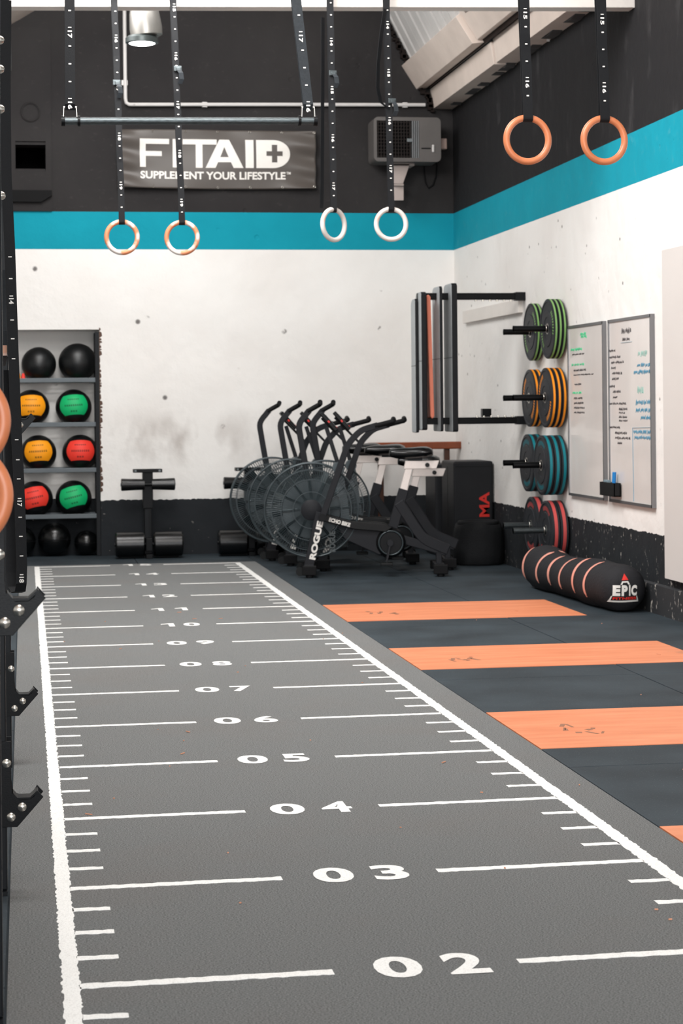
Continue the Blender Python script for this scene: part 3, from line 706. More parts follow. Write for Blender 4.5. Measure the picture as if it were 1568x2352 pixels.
def slam(px, R, label, y=None):
    p = at_Y(px, 1240, YB+0.25)
    t = thing('slam_ball', (p.x, YB+0.22, R-0.001), label, 'ball', 'dark balls on the alcove floor'); n = 20
    m = MB(); m.lathe([(R*math.cos(-PI/2+PI*i/n)+1e-6, R*math.sin(-PI/2+PI*i/n)) for i in range(n+1)], n=32); m.build('shell', M_['black_vinyl'], t, True, angle=80)
    m = MB(); m.torus((0, 0, 0), R, 0.0022, 'Z', 40, 6); m.build('seam', M_['rubber'], t, True)
slam(48, 0.14, 'dark ball on the alcove floor, leftmost, half hidden by the strap'); slam(125, 0.155, 'largest dark glossy ball on the alcove floor, in the middle'); slam(198, 0.115, 'smaller dark glossy ball on the alcove floor, at right')
for px, py, c, l in ((43, 858, 'orange', 'yellow cone tip on the top shelf behind the strap'), (58, 855, 'red', 'red cone tip on the top shelf beside the left black ball')):
    p = at_Y(px, py, YB+0.12); m = MB(); m.lathe([(0.035, 0), (0.034, 0.006), (0.026, 0.012), (0.012, 0.075), (0.008, 0.08)], n=20)
    o = m.build('marker_cone', M_['ball_'+c], None, True); o.location = (p.x-(0.02 if c == 'red' else 0.0), YB+(0.13 if c == 'red' else 0.21), SZ[0]-0.0195); tag(o, l, 'cone')

# ------------------------------------------------------------------ things on the back wall
# banner
b0 = at_Y(268, 296, YB-0.06); b1 = at_Y(726, 433, YB-0.06); BW, BH = b1.x-b0.x, b0.z-b1.z
ban = thing('banner', ((b0.x+b1.x)/2, YB-0.055, b1.z), 'charcoal vinyl banner with white FITAID lettering', 'banner')
def fold(u, v):
    e = math.exp(-((u-0.97)/0.10)**2)+math.exp(-((u-0.03)/0.09)**2)
    return -0.010*math.sin(9*u+5*v)*0.6-0.022*e*math.sin(16*v+9*u)-0.012*math.sin(22*(u+0.25*v))*max(0, abs(v-0.5)*2-0.45)-0.008*math.sin(7*u-6*v)
def bpt(u, v, off=0.0):
    sag = -0.012*math.sin(PI*u)*(1-v)
    return (BW*(u-0.5), fold(u, v)-off, BH*v+sag)
m = MB(); NU, NV = 120, 36
m.add([bpt(i/NU, j/NV) for i in range(NU+1) for j in range(NV+1)], [(i*(NV+1)+j, (i+1)*(NV+1)+j, (i+1)*(NV+1)+j+1, i*(NV+1)+j+1) for i in range(NU) for j in range(NV)])
o = m.build('sheet', mat('banner_vinyl', (84, 78, 74), 0.42, 0, 0.1, 2), ban, True, angle=80)
so = o.modifiers.new('thick', 'SOLIDIFY'); so.thickness = 0.002
def buv(px, py): return ((px-268)/(726-268), 1-(py-296)/(433-296)+0.0)
def bmap(x0, x1, ytop, ybot):
    def fn(u, v):
        px = x0+u*(x1-x0); py = ybot+v*(ytop-ybot); a, b = buv(px, py); return bpt(a, b, 0.005)
    return fn
def dense_put(mb, geo, fn):
    """subdivide flat letters so that they follow the folds"""
    import bmesh
    v, f = geo; me = bpy.data.meshes.new('t'); me.from_pydata([(p[0], p[1], 0) for p in v], [], f)
    bm = bmesh.new(); bm.from_mesh(me); bmesh.ops.triangulate(bm, faces=bm.faces)
    for _ in range(4):
        es = [e_ for e_ in bm.edges if e_.calc_length() > 0.12]
        if not es: break
        bmesh.ops.subdivide_edges(bm, edges=es, cuts=1); bmesh.ops.triangulate(bm, faces=bm.faces)
    bm.verts.index_update()
    mb.add([fn(p.co.x, p.co.y) for p in bm.verts], [[q.index for q in g.verts] for g in bm.faces]); bm.free(); bpy.data.meshes.remove(me)
lt = MB()
rect = lambda x0, y0, x1, y1: [(x0, y0), (x1, y0), (x1, y1), (x0, y1)]
def L_(loops, x0, x1): dense_put(lt, loops_geo(loops), bmap(x0, x1, 318, 384))
L_([[(0, 0), (.2, 0), (.2, .40), (.75, .40), (.75, .57), (.2, .57), (.2, .82), (1, .82), (1, 1), (0, 1)]], 320, 387)
L_([rect(0, 0, 1, 1)], 395, 406)
L_([[(0.38, 0), (.58, 0), (.58, .82), (1, .82), (1, 1), (0, 1), (0, .82), (.38, .82)]], 418, 496)
L_([[(0, 0), (.26, 0), (.33, .20), (.67, .20), (.74, 0), (1, 0), (.63, 1), (.37, 1)], [(.39, .38), (.61, .38), (.50, .74)]], 470, 557)
L_([rect(0, 0, 1, 1)], 562, 581)
arc = [(0.5+0.5*math.sin(a), 0.5+0.5*math.cos(a)) for a in [PI*i/18 for i in range(19)]]
pl = [(.30, .43), (.46, .43), (.46, .20), (.62, .20), (.62, .43), (.78, .43), (.78, .60), (.62, .60), (.62, .83), (.46, .83), (.46, .60), (.30, .60)]
L_([[(0, 0), (0, 1)]+arc, pl], 587, 666)
dense_put(lt, (lambda g: (g[0], g[1]))(text_geo('SUPPLEMENT YOUR LIFESTYLE', 0.03)), lambda u, v: bmap(321, 655, 393, 411)(u, v))
dense_put(lt, (lambda g: (g[0], g[1]))(text_geo('TM', 0.03)), lambda u, v: bmap(657, 667, 393, 399)(u, v))
lt.build('lettering', M_['mark'], ban)
for i in range(7):
    for py in (300, 429):
        a, b = buv(275+i*74.5, py); p = bpt(a, b, 0.004); m = MB(); m.torus(p, 0.009, 0.0035, 'Y', 16, 6); m.cyl(Vector(p)+Vector((0, 0.004, 0)), Vector(p)+Vector((0, 0.035, 0)), 0.004, n=8); m.build('grommet', M_['steel'], ban, True)

# conduit pipe
P = lambda px, py, y=YB-0.054: at_Y(px, py, y)
m = MB(); pts = [P(286, -60), P(287, 100), P(288, 225)]
c1_ = P(288, 240); m.tube([P(285, -60), P(286, 60), P(288, 226), P(290, 236), P(297, 240), P(310, 240)], 0.018, 12)
m2_ = MB(); m2_.tube([P(305, 240), P(640, 240), P(976, 241)], 0.018, 12)
cd = thing('conduit_pipe', P(288, 240), 'pale conduit pipe running down and along the dark wall', 'pipe')
for mm, nm in ((m, 'drop_pipe'), (m2_, 'level_pipe')):
    mm.v = [tuple(Vector(v)-cd.location) for v in mm.v]; mm.build(nm, M_['conduit'], cd, True)
for px, py in ((286, 190), (470, 240), (700, 240), (930, 241)):
    p = P(px, py)-cd.location; m = MB(); m.box(p+Vector((0, 0.02, 0)), (0.05 if py > 200 else 0.06, 0.05, 0.05)); m.build('clip', M_['conduit'], cd, bevel=0.004)

# small metal bracket left on the dark right wall
p = at_X(1262, 80, XR-0.03); m = MB(); m.bb((XR-0.05, p.y-0.22, p.z), (XR-0.0005, p.y+0.02, p.z+0.012)); m.bb((XR-0.05, p.y, p.z-0.05), (XR-0.03, p.y+0.02, p.z)); tag(m.build('wall_bracket', M_['conduit']), 'small pale metal bracket sticking out of the dark right wall under the roof timber', 'bracket')
# heater
hc = P(935, 320, YB-0.42); hx0, hx1 = P(858, 300, YB-0.42).x, P(1012, 300, YB-0.42).x; hz0, hz1 = P(935, 371, YB-0.42).z, P(935, 269, YB-0.42).z
ht = thing('wall_heater', ((hx0+hx1)/2, YB-0.25, hz0), 'grey warm air heater with dark grille on a wall bracket', 'heater')
w2 = (hx1-hx0)/2; hh = hz1-hz0; hm = mat('heater_grey_enamel', (92, 88, 86), 0.5, 0.1, 0.1)
def rr(x0, z0, x1, z1, r, n=5):
    out = []
    for cx, cz, a0 in ((x1-r, z1-r, 0), (x0+r, z1-r, PI/2), (x0+r, z0+r, PI), (x1-r, z0+r, 1.5*PI)):
        for i in range(n+1): a = a0+PI/2*i/n; out.append((cx+r*math.cos(a), cz+r*math.sin(a)))
    return out
gx0, gx1, gz0, gz1 = -w2+0.03, w2*0.12, 0.035, hh-0.035
v_, f_ = loops_geo([rr(-w2, 0, w2, hh, 0.045), rect(gx0, gz0, gx1+0.075, gz1)])
m = MB(); m.add([(p[0], -0.17, p[1]) for p in v_], f_); m.prism(rr(-w2, 0, w2, hh, 0.045), -0.12, 0.15)
for poly in (rr(-w2, 0, w2, hh, 0.045), rect(gx0, gz0, gx1+0.075, gz1)):
    n = len(poly); m.add([(p[0], -0.17, p[1]) for p in poly]+[(p[0], -0.12, p[1]) for p in poly], [(i, (i+1) % n, n+(i+1) % n, n+i) for i in range(n)])
m.build('casing', hm, ht, bevel=0.0)
m = MB(); m.bb((gx0, -0.125, gz0), (gx1, -0.121, gz1)); m.build('grille_back', mat('grille_black', (10, 9, 9), 0.8), ht)
m = MB()
for i in range(12): m.box((gx0+(gx1-gx0)*(i+.5)/12, -0.155, (gz0+gz1)/2), (0.006, 0.02, gz1-gz0))
for i in range(11): m.box(((gx0+gx1)/2, -0.152, gz0+(gz1-gz0)*(i+.5)/11), (gx1-gx0, 0.02, 0.005))
m.build('grille', mat('grille_brown_black', (38, 32, 30), 0.6), ht)
for i in range(4):
    m = MB(); m.box((gx1+0.012+i*0.018, -0.15, (gz0+gz1)/2), (0.009, 0.04, gz1-gz0)); m.build('louvre', mat('louvre_grey', (130, 132, 134), 0.4, 0.3) if i == 0 else bpy.data.materials['louvre_grey'], ht)
m = MB(); m.box((w2*0.76, -0.176, hh*0.3), (0.02, 0.012, 0.07)); m.build('handle', M_['conduit'], ht, bevel=0.004)
m = MB(); m.box((w2*0.55, -0.172, hh*0.3), (0.09, 0.004, 0.012)); m.build('slot', M_['black_plastic'], ht)
m = MB(); m.box((0.02, -0.173, hh*0.48), (0.05, 0.004, 0.03)); m.build('badge', M_['mark_dim'], ht)
q = lambda px, py: (P(px, py, YB-0.3).x-ht.location.x, P(px, py, YB-0.3).z-hz0)
m = MB(); m.prism([q(905, 376), q(942, 376), q(926, 422), q(905, 422)], -0.02, 0.0); m.prism([q(905, 421), q(930, 421), q(930, 458), q(905, 458)], 0.03, 0.05); m.bb((q(905, 421)[0], -0.02, q(905, 425)[1]), (q(928, 421)[0], 0.25, q(905, 421)[1])); m.bb((q(905, 376)[0], -0.02, -0.02), (q(953, 376)[0], 0.2, 0.001)); m.build('bracket', mat('bracket_pale', (178, 164, 158), 0.5), ht)
m = MB(); m.bb((w2, -0.05, hh*0.33), (w2+0.085, 0.05, hh*0.57)); m.build('junction_box', mat('box_pinkish_white', (176, 152, 142), 0.5), ht, bevel=0.008)
m = MB(); m.bb((-0.05, 0.15, hh*0.3), (0.05, 0.25, hh*0.6)); m.build('wall_mount', hm, ht)
# cable loop
m = MB(); pts = [P(973, 360, YB-0.02), P(974, 395, YB-0.02), P(977, 420, YB-0.02), P(984, 432, YB-0.02), P(994, 425, YB-0.02), P(1001, 405, YB-0.02), P(1003, 380, YB-0.02), P(1000, 362, YB-0.02)]
m.tube(pts, 0.007, 8); tag(m.build('hanging_cable', M_['rubber'], None, True), 'dark cable loop hanging on the wall beside the heater bracket', 'cable')
for px in ((1000, 232, 1020, 262), (988, 240, 1004, 266)):
    pass

# pendant lamp
lp = at_Y(326, 100, 16.5)
t = thing('pendant_lamp', lp, 'grey bell shaped pendant lamp with lit white lens', 'lamp'); tl = Matrix.Rotation(-0.10, 4, 'Y')
m = MB(); m.lathe([(0.105, 0.05), (0.128, 0.06), (0.132, 0.12), (0.12, 0.24), (0.10, 0.32), (0.06, 0.42), (0.03, 0.46), (0.0001, 0.47)], n=40); m.v = [tuple(tl @ (Vector(v)+Vector((0.045, 0, 0.0)))) for v in m.v]; m.build('shade', mat('lamp_grey', (120, 118, 114), 0.4, 0.6), t, True)
m = MB(); m.lathe([(0.112, 0.0), (0.134, 0.004), (0.134, 0.04), (0.11, 0.06), (0.0001, 0.06)], n=40); m.build('rim', mat('lamp_dark_rim', (60, 66, 66), 0.4, 0.5), t, True)
m = MB(); m.lathe([(0.0001, -0.014), (0.07, -0.010), (0.112, 0.002), (0.112, 0.006)], n=40); m.build('lens', M_['glass_lens'], t, True)
m = MB(); m.tube([(0.09, 0, 0.47), (0.09, 0, 1.05)], 0.012, 8); m.build('stem', M_['rack_metal'], t, True)
sp = bpy.data.lights.new('lamp_light', 'SPOT'); sp.energy = 60; sp.spot_size = 1.9; sp.shadow_soft_size = 0.1; so_ = bpy.data.objects.new('lamp_light', sp); so_.location = lp+Vector((0, 0, -0.03)); S.collection.objects.link(so_)

# ------------------------------------------------------------------ sit-up benches against the back wall
def make_bench(label):
    t = thing('situp_bench', (0, 0, 0), label, 'exercise bench', 'black roller benches by the back wall')
    m = MB(); m.bb((-0.045, 0.0, 0.0), (0.045, 0.16, 0.02)); m.bb((-0.03, -0.16, 0.0), (0.03, 0.0, 0.04)); m.bb((-0.28, 0.02, 0.0), (0.28, 0.07, 0.025)); m.build('base', M_['black_metal'], t, bevel=0.003)
    m = MB(); m.bb((-0.035, 0.02, 0.02), (0.035, 0.09, 0.50)); m.bb((-0.048, 0.005, 0.46), (0.048, 0.105, 0.80)); m.build('column', M_['black_metal'], t, bevel=0.004)
    m = MB(); m.bb((-0.03, -0.01, 0.1), (0.005, 0.0, 0.45)); m.build('rail', M_['rack_metal'], t)
    for s, a, b in ((-1, -0.31, -0.04), (1, 0.045, 0.315)):
        m = MB(); r = 0.115; m.lathe([(0.0001, a), (r-0.012, a), (r, a+0.012), (r, b-0.012), (r-0.012, b), (0.0001, b)], (0, -0.06, 0.13), 'X', 32); m.build('foam_roll', M_['black_vinyl'], t, True)
        m = MB(); x0, x1 = s*0.035, s*0.245; prof = [(0.0001, x0), (0.05, x0), (0.052, x0*0.6+x1*0.4), (0.058, x1), (0.05, x1+s*0.006), (0.0001, x1+s*0.006)]
        m.lathe(prof, (0, -0.03, 0.685), 'X', 28); m.build('ankle_roll', M_['black_vinyl'], t, True)
    m = MB(); m.cyl((-0.255, -0.03, 0.685), (0.255, -0.03, 0.685), 0.016); m.cyl((-0.318, -0.06, 0.13), (0.322, -0.06, 0.13), 0.018); m.build('axle', M_['black_metal'], t, True)
    m = MB(); m.bb((-0.135, -0.02, 0.795), (0.135, 0.1, 0.828)); m.build('top_handle', M_['black_metal'], t, bevel=0.004)
    m = MB(); m.bb((-0.125, -0.022, 0.802), (-0.105, -0.018, 0.822)); m.bb((0.10, -0.022, 0.802), (0.12, -0.018, 0.822)); m.build('end_cap', M_['mark_dim'], t)
    m = MB(); m.box((0.0, -0.055, 0.13), (0.06, 0.16, 0.12)); m.build('hub_block', M_['black_metal'], t, bevel=0.004)
    return t
b1_ = make_bench('black roller bench standing free between the ball rack and the bikes'); g_ = at_Y(341, 1277, 19.05); b1_.location = (g_.x, 19.05, -0.0015)
b2_ = copy_tree(b1_); b2_['label'] = 'black roller bench half hidden behind the bike fans'; g_ = at_Y(575, 1265, 19.1); b2_.location = (g_.x, 19.1, -0.0015)
# stick leaning on the skirting
p = at_Y(305, 1205, 19.3); m = MB(); m.cyl((p.x-0.03, 19.36, 0.38), (p.x+0.05, 19.3, 0.22), 0.012, n=8); p2 = m
p2.v = p2.v; o = m.build('stick', M_['warm_white'], b1_, True); o.parent = None
tag(o, 'short pale stick resting behind the left bench roller', 'stick')
bpy.data.objects.remove(o)

# ------------------------------------------------------------------ air bikes
def poly_tube(mb, pts, w, h, y):
    """flat box section following points in the XZ plane"""
    pts = [Vector((p[0], 0, p[1])) for p in pts]; n = len(pts); vs = []
    for i, p in enumerate(pts):
        if i == 0: d = (pts[1]-p).normalized(); k = 1
        elif i == n-1: d = (p-pts[i-1]).normalized(); k = 1
        else:
            d1 = (p-pts[i-1]).normalized(); d2 = (pts[i+1]-p).normalized(); d = (d1+d2).normalized(); k = 1/max(0.5, d.dot(d1))
        nn = Vector((-d.z, 0, d.x))*k*h/2
        for a, b in ((-1, -1), (1, -1), (1, 1), (-1, 1)): vs.append(p+nn*b+Vector((0, y+a*w/2, 0)))
    fs = []
    for i in range(n-1):
        for k in range(4): fs.append((4*i+k, 4*i+(k+1) % 4, 4*i+4+(k+1) % 4, 4*i+4+k))
    fs += [(3, 2, 1, 0), (4*n-4, 4*n-3, 4*n-2, 4*n-1)]
    return mb.add(vs, fs)
def smooth_path(pts, n=4):
    out = [pts[0]]
    for i in range(1, len(pts)-1):
        a, b, c = [Vector(p) for p in (pts[i-1], pts[i], pts[i+1])]
        r = min((b-a).length, (c-b).length)*0.35; p0 = b+(a-b).normalized()*r; p1 = b+(c-b).normalized()*r
        for k in range(n+1):
            q = k/n; out.append(tuple(p0*(1-q)**2+b*2*q*(1-q)+p1*q*q))
    out.append(pts[-1]); return out
HUB = (0.01, 0.545); FR = 0.385
def make_bike(label):
    t = thing('air_bike', (0, 0, 0), label, 'exercise bike', 'row of black fan bikes')
    fr = M_['bike_frame']
    for nm, x in (('front_stabiliser', -0.01), ('rear_stabiliser', 1.06)):
        m = MB(); m.box((x, 0, 0.066), (0.085, 0.50, 0.05)); s = m.build(nm, fr, t, bevel=0.006)
        for sy in (-1, 1):
            f = MB(); f.box((x, sy*0.262, 0.060), (0.115, 0.075, 0.075)); f.cyl((x, sy*0.262, 0.001), (x, sy*0.262, 0.03), 0.03, n=16); f.build('foot', M_['rubber'], s, bevel=0.006)
            if x < 0.5:
                w_ = MB(); w_.cyl((x-0.075, sy*0.235-0.015, 0.05), (x-0.075, sy*0.235+0.015, 0.05), 0.036, n=20); w_.build('wheel', M_['black_plastic'], s, True)
    # fan cage
    hub = Vector((HUB[0], 0, HUB[1]))
    cg = MB(); cg.torus(hub+Vector((0, -0.085, 0)), FR, 0.007, 'Y', 72, 8); cg.torus(hub+Vector((0, 0.085, 0)), FR, 0.007, 'Y', 72, 8)
    n = 72
    for i in range(n):
        a = 2*PI*i/n; c, s_ = math.cos(a), math.sin(a)
        if i % 6 == 0: cg.bar(hub+Vector((FR*c, -0.085, FR*s_)), hub+Vector((FR*c, 0.085, FR*s_)), 0.006, 0.006, (c, 0, s_))
    cage = cg.build('fan_cage', M_['fan_grey'], t, True)
    for sy in (-1, 1):
        w_ = MB(); n = 110
        for i in range(n):
            a = 2*PI*i/n+0.01; c, s_ = math.cos(a), math.sin(a); tw = 0.05
            c2_, s2_ = math.cos(a+tw), math.sin(a+tw); c3, s3 = math.cos(a+2*tw), math.sin(a+2*tw)
            w_.tube([hub+Vector((0.085*c, sy*0.125, 0.085*s_)), hub+Vector((0.25*c2_, sy*0.115, 0.25*s2_)), hub+Vector((FR*c3, sy*0.086, FR*s3))], 0.0019, 4)
        for r, yy in ((0.15, 0.123), (0.25, 0.115), (0.33, 0.10)): w_.torus(hub+Vector((0, sy*yy, 0)), r, 0.003, 'Y', 60, 5)
        tag(w_.build('guard_wires', M_['fan_grey'], cage), kind='stuff')
        d = MB(); d.lathe([(0.0001, sy*0.135), (0.07, sy*0.133), (0.088, sy*0.125), (0.09, sy*0.11)], hub, 'Y', 32); d.build('hub_disc', M_['bike_frame'], cage, True)
    fb = MB()
    for i in range(12):
        a = 2*PI*i/12+0.12; c, s_ = math.cos(a), math.sin(a)
        M = Matrix.Translation(hub) @ Matrix.Rotation(-a, 4, 'Y') @ Matrix.Rotation(0.5, 4, 'X')
        fb.box((0.205, 0, 0), (0.24, 0.10, 0.003), M)
    fb.cyl(hub+Vector((0, -0.07, 0)), hub+Vector((0, 0.07, 0)), 0.09, n=24)
    fb.build('fan_wheel', M_['blade'], t)
    m = MB(); m.lathe([(0.10, -0.003), (0.24, -0.0035), (0.24, 0.0035), (0.10, 0.003)], hub, 'Y', 48); m.build('fan_disc', M_['fan_grey'], t, True)
    tx = MB(); put_text(tx, 'ROGUE', lambda u, v: (0.205-v*0.05, -0.135, 0.20+u*0.17), 0.04)
    for i, p in enumerate(tx.v): pass
    tx.build('cage_lettering', mat('cage_print', (70, 76, 78), 0.6) if 'cage_print' not in bpy.data.materials else bpy.data.materials['cage_print'], cage)
    # fork legs
    for sy in (-1, 1):
        m = MB(); poly_tube(m, [(0.085, 0.53), (-0.015, 0.09)], 0.028, 0.078, sy*0.165); m.box((-0.012, sy*0.165, 0.09), (0.08, 0.05, 0.02)); leg = m.build('fork_leg', fr, t, bevel=0.004)
        if sy < 0:
            tx = MB(); d = Vector((0.10, 0.44)).normalized(); nn = Vector((-d.y, d.x))
            put_text(tx, 'ROGUE', lambda u, v: (0.006+d.x*(0.03+u*0.32)+nn.x*(v-0.5)*0.052, -0.1795, 0.115+d.y*(0.03+u*0.32)-0.0+nn.y*(v-0.5)*0.052), 0.05); tx.build('lettering', M_['mark'], leg)
    # arms
    back = smooth_path([(0.10, 0.49), (0.315, 1.09), (0.42, 1.20), (0.56, 1.238)]); fwd = smooth_path([(0.03, 0.49), (-0.055, 1.0), (-0.095, 1.25), (0.0, 1.365)])
    for sy, pth, tip in ((-1, back, (0.69, 1.27)), (1, fwd, (0.09, 1.415))):
        m = MB(); poly_tube(m, pth, 0.028, 0.052, sy*0.225); arm = m.build('arm', fr, t, bevel=0.005)
        g = MB(); a = Vector((pth[-1][0], sy*0.225, pth[-1][1])); b = Vector((tip[0], sy*0.225, tip[1])); g.cyl(a-(b-a)*0.2, b, 0.021, n=16); g.cyl(b+Vector((0, 0, 0.004)), b+Vector((0.0, -sy*0.09, 0.018)), 0.021, n=16); g.build('grip', M_['rubber'], arm, True)
        pv = MB(); pv.cyl((pth[0][0], sy*0.15, pth[0][1]), (pth[0][0], sy*0.245, pth[0][1]), 0.032, n=20); pv.build('pivot', M_['black_metal'], arm, True)
    # push rod cover
    for sy in (-1, 1):
        m = MB(); m.prism([(0.09, 0.525), (0.34, 0.455), (0.60, 0.425), (0.68, 0.40), (0.62, 0.36), (0.36, 0.385), (0.10, 0.455)], sy*0.10, sy*0.135); cv = m.build('rod_cover', M_['black_plastic'], t, bevel=0.006)
        if sy < 0:
            tx = MB(); d = Vector((0.25, -0.07)).normalized(); nn = Vector((-d.y, d.x))
            put_text(tx, 'ECHO BIKE', lambda u, v: (0.15+d.x*u*0.18+nn.x*v*0.034, -0.1365, 0.452+d.y*u*0.18+nn.y*v*0.034), 0.05); tx.build('lettering', M_['mark'], cv)
    m = MB(); m.prism([(0.20, 0.44), (0.36, 0.41), (0.62, 0.37), (0.66, 0.17), (0.56, 0.17), (0.28, 0.30)], -0.09, 0.09); m.build('chain_housing', fr, t, bevel=0.008)
    m = MB(); m.lathe([(0.0001, -0.125), (0.088, -0.125), (0.092, -0.118), (0.1, -0.118), (0.118, -0.105), (0.124, -0.08), (0.124, 0.08), (0.118, 0.105), (0.0001, 0.125)], (0.66, 0, 0.27), 'Y', 40); m.build('crank_housing', M_['black_metal'], t, True)
    m = MB(); m.torus((0.66, -0.124, 0.27), 0.098, 0.006, 'Y', 40, 8); m.build('crank_ring', M_['fan_grey'], t, True)
    for sy, dx, dz in ((-1, -0.035, -0.165), (1, 0.035, 0.165)):
        m = MB(); m.bar((0.655, sy*0.145, 0.27), (0.655+dx, sy*0.155, 0.27+dz), 0.018, 0.034); m.cyl((0.655, sy*0.10, 0.27), (0.655, sy*0.165, 0.27), 0.028); ck = m.build('crank', M_['bike_frame'], t, bevel=0.003)
        m = MB(); m.box((0.655+dx, sy*0.215, 0.27+dz), (0.10, 0.10, 0.024)); m.box((0.655+dx, sy*0.165, 0.27+dz), (0.02, 0.04, 0.02)); m.build('pedal', M_['black_plastic'], ck, bevel=0.004)
    m = MB(); poly_tube(m, [(0.665, 0.33), (0.775, 0.705)], 0.06, 0.082, 0); m.build('seat_tube', fr, t, bevel=0.006)
    m = MB(); poly_tube(m, [(0.768, 0.68), (0.82, 0.88)], 0.045, 0.06, 0); m.build('seat_post', M_['alu'], t, bevel=0.004)
    m = MB(); m.prism([(0.775, 0.872), (1.045, 0.872), (1.07, 0.94), (0.79, 0.94)], -0.028, 0.028); m.build('seat_slider', M_['alu'], t, bevel=0.004)
    m = MB(); m.cyl((0.97, -0.03, 0.905), (0.97, -0.065, 0.905), 0.018, n=16); m.build('slider_knob', M_['black_plastic'], t, True)
    # saddle
    vs = []; fs = []; n = 18; prof = [(0.655, 0.03, 0.0), (0.67, 0.05, 0.002), (0.74, 0.065, 0.0), (0.82, 0.085, -0.002), (0.90, 0.125, 0.006), (0.97, 0.135, 0.012), (1.01, 0.115, 0.008), (1.02, 0.08, 0.004)]
    for (x, hw, dz) in prof:
        th = 0.05 if 0.67 < x < 1.0 else 0.03
        for k in range(n): a = 2*PI*k/n; vs.append((x, hw*math.cos(a), 1.0+dz+th*math.sin(a)))
    for i in range(len(prof)-1):
        for k in range(n): fs.append((i*n+k, i*n+(k+1) % n, (i+1)*n+(k+1) % n, (i+1)*n+k))
    fs += [tuple(range(n-1, -1, -1)), tuple(range((len(prof)-1)*n, len(prof)*n))]
    m = MB(); m.add(vs, fs); sd = m.build('saddle', M_['black_vinyl'], t, True, angle=70); sb = sd.modifiers.new('s', 'SUBSURF'); sb.levels = 1; sb.render_levels = 1
    m = MB(); m.box((0.87, 0, 0.955), (0.12, 0.05, 0.03)); m.build('saddle_clamp', M_['black_metal'], t)
    m = MB(); poly_tube(m, smooth_path([(0.73, 0.60), (0.93, 0.29), (1.14, 0.20)]), 0.07, 0.085, 0); m.box((1.06, 0, 0.135), (0.05, 0.06, 0.14)); m.build('rear_frame', fr, t, bevel=0.006)
    m = MB(); poly_tube(m, [(0.62, 0.33), (1.12, 0.185)], 0.06, 0.07, 0); m.build('lower_frame', fr, t, bevel=0.006)
    m = MB(); poly_tube(m, [(0.30, 0.42), (0.235, 0.90)], 0.06, 0.07, 0); m.cyl((0.235, -0.13, 0.89), (0.235, 0.13, 0.89), 0.048, n=24); m.build('mast_base', M_['fan_grey'], t, True)
    m = MB(); poly_tube(m, [(0.27, 0.80), (0.14, 1.22)], 0.03, 0.035, 0); poly_tube(m, [(0.33, 1.06), (0.10, 1.30)], 0.016, 0.02, 0.03); m.build('mast', fr, t, bevel=0.003)
    m = MB(); M = Matrix.Translation((0.16, 0, 1.27)) @ Matrix.Rotation(0.85, 4, 'Y'); m.box((0, 0, 0), (0.20, 0.2, 0.035), M); cs = m.build('console', M_['black_plastic'], t, bevel=0.008)
    m = MB(); m.box((0, 0, 0.0185), (0.12, 0.14, 0.002), M); m.build('screen', mat('console_screen', (60, 68, 66), 0.2) if 'console_screen' not in bpy.data.materials else bpy.data.materials['console_screen'], cs)
    m = MB(); m.box((0.075, -0.06, 0.019), (0.016, 0.016, 0.004), M); m.box((0.0, -0.101, 0.0), (0.02, 0.002, 0.014), M); m.build('button', mat('red_button', (220, 40, 36), 0.4) if 'red_button' not in bpy.data.materials else bpy.data.materials['red_button'], cs)
    return t
bikeA = make_bike('nearest fan bike in full view, with white lettering on its front leg')
TH = math.radians(-8.3)
bikes = [bikeA]
for lab in ('fan bike right behind the nearest one, set a little to the right', 'third fan bike of the row, its fan showing left of the nearest fan', 'farthest fan bike, its fan leftmost and closest to the back wall'):
    c = copy_tree(bikeA); c['label'] = lab; bikes.append(c)
for b, (x, y, dth) in zip(bikes, ((2.33, 16.66, 0), (2.535, 17.28, 0.0), (2.335, 17.92, 0.02), (2.235, 18.55, 0.08))):
    b.location = (x, y, 0.0); b.rotation_euler = (0, 0, TH+dth)
for ch in bikes[1].children:
    if ch.name.split('.')[0] in ('saddle', 'seat_slider', 'slider_knob', 'saddle_clamp', 'seat_post'): ch.location = (-0.02, 0, -0.085)

# ------------------------------------------------------------------ wooden bar, boxes, round bag
p0 = at_Y(845, 1025, 19.2); p1 = at_Y(1065, 1025, 19.2)
t = thing('wooden_barre', (p1.x-0.2, 19.2, 0), 'brown varnished wooden bar with rounded end behind the bike saddles', 'wooden bar')
m = MB(); xa, xb = p0.x-t.location.x, p1.x-t.location.x; z = p0.z; r = 0.035
poly = [(xa, z-r), (xb-r, z-r)]+[(xb-r+r*math.sin(PI*i/10), z-r*math.cos(PI*i/10)) for i in range(1, 10)]+[(xb-r, z+r), (xa, z+r)]
m.prism(poly, -0.05, 0.05); m.build('rail', M_['brown_wood'], t, bevel=0.01)
for xx in (xa+0.12, 0.03):
    m = MB(); m.bb((xx-0.025, -0.025, 0), (xx+0.025, 0.025, z-r)); m.bb((xx-0.05, -0.12, 0), (xx+0.05, 0.12, 0.03)); m.build('post', mat('dark_brown_wood', (70, 40, 26), 0.5), t)
vin = mat('black_foam_cover', (30, 31, 34), 0.5, 0, 0.12, 5, 0.15, 80)
q0 = at_Y(1042, 1060, 17.75); q1 = at_Y(1145, 1060, 17.75); q1.x = min(q1.x, XR-0.012); bw = q1.x-q0.x
t = thing('plyo_box', ((q0.x+q1.x)/2, 18.03, 0), 'tall black foam box with red lettering behind the round bag', 'foam box')
m = MB(); m.bb((-bw/2, -0.27, 0.001), (bw/2, 0.27, q0.z)); m.build('body', vin, t, bevel=0.018)
tx = MB(); ta = at_Y(1124, 1187, 17.757); tb_ = at_Y(1100, 1130, 17.757)
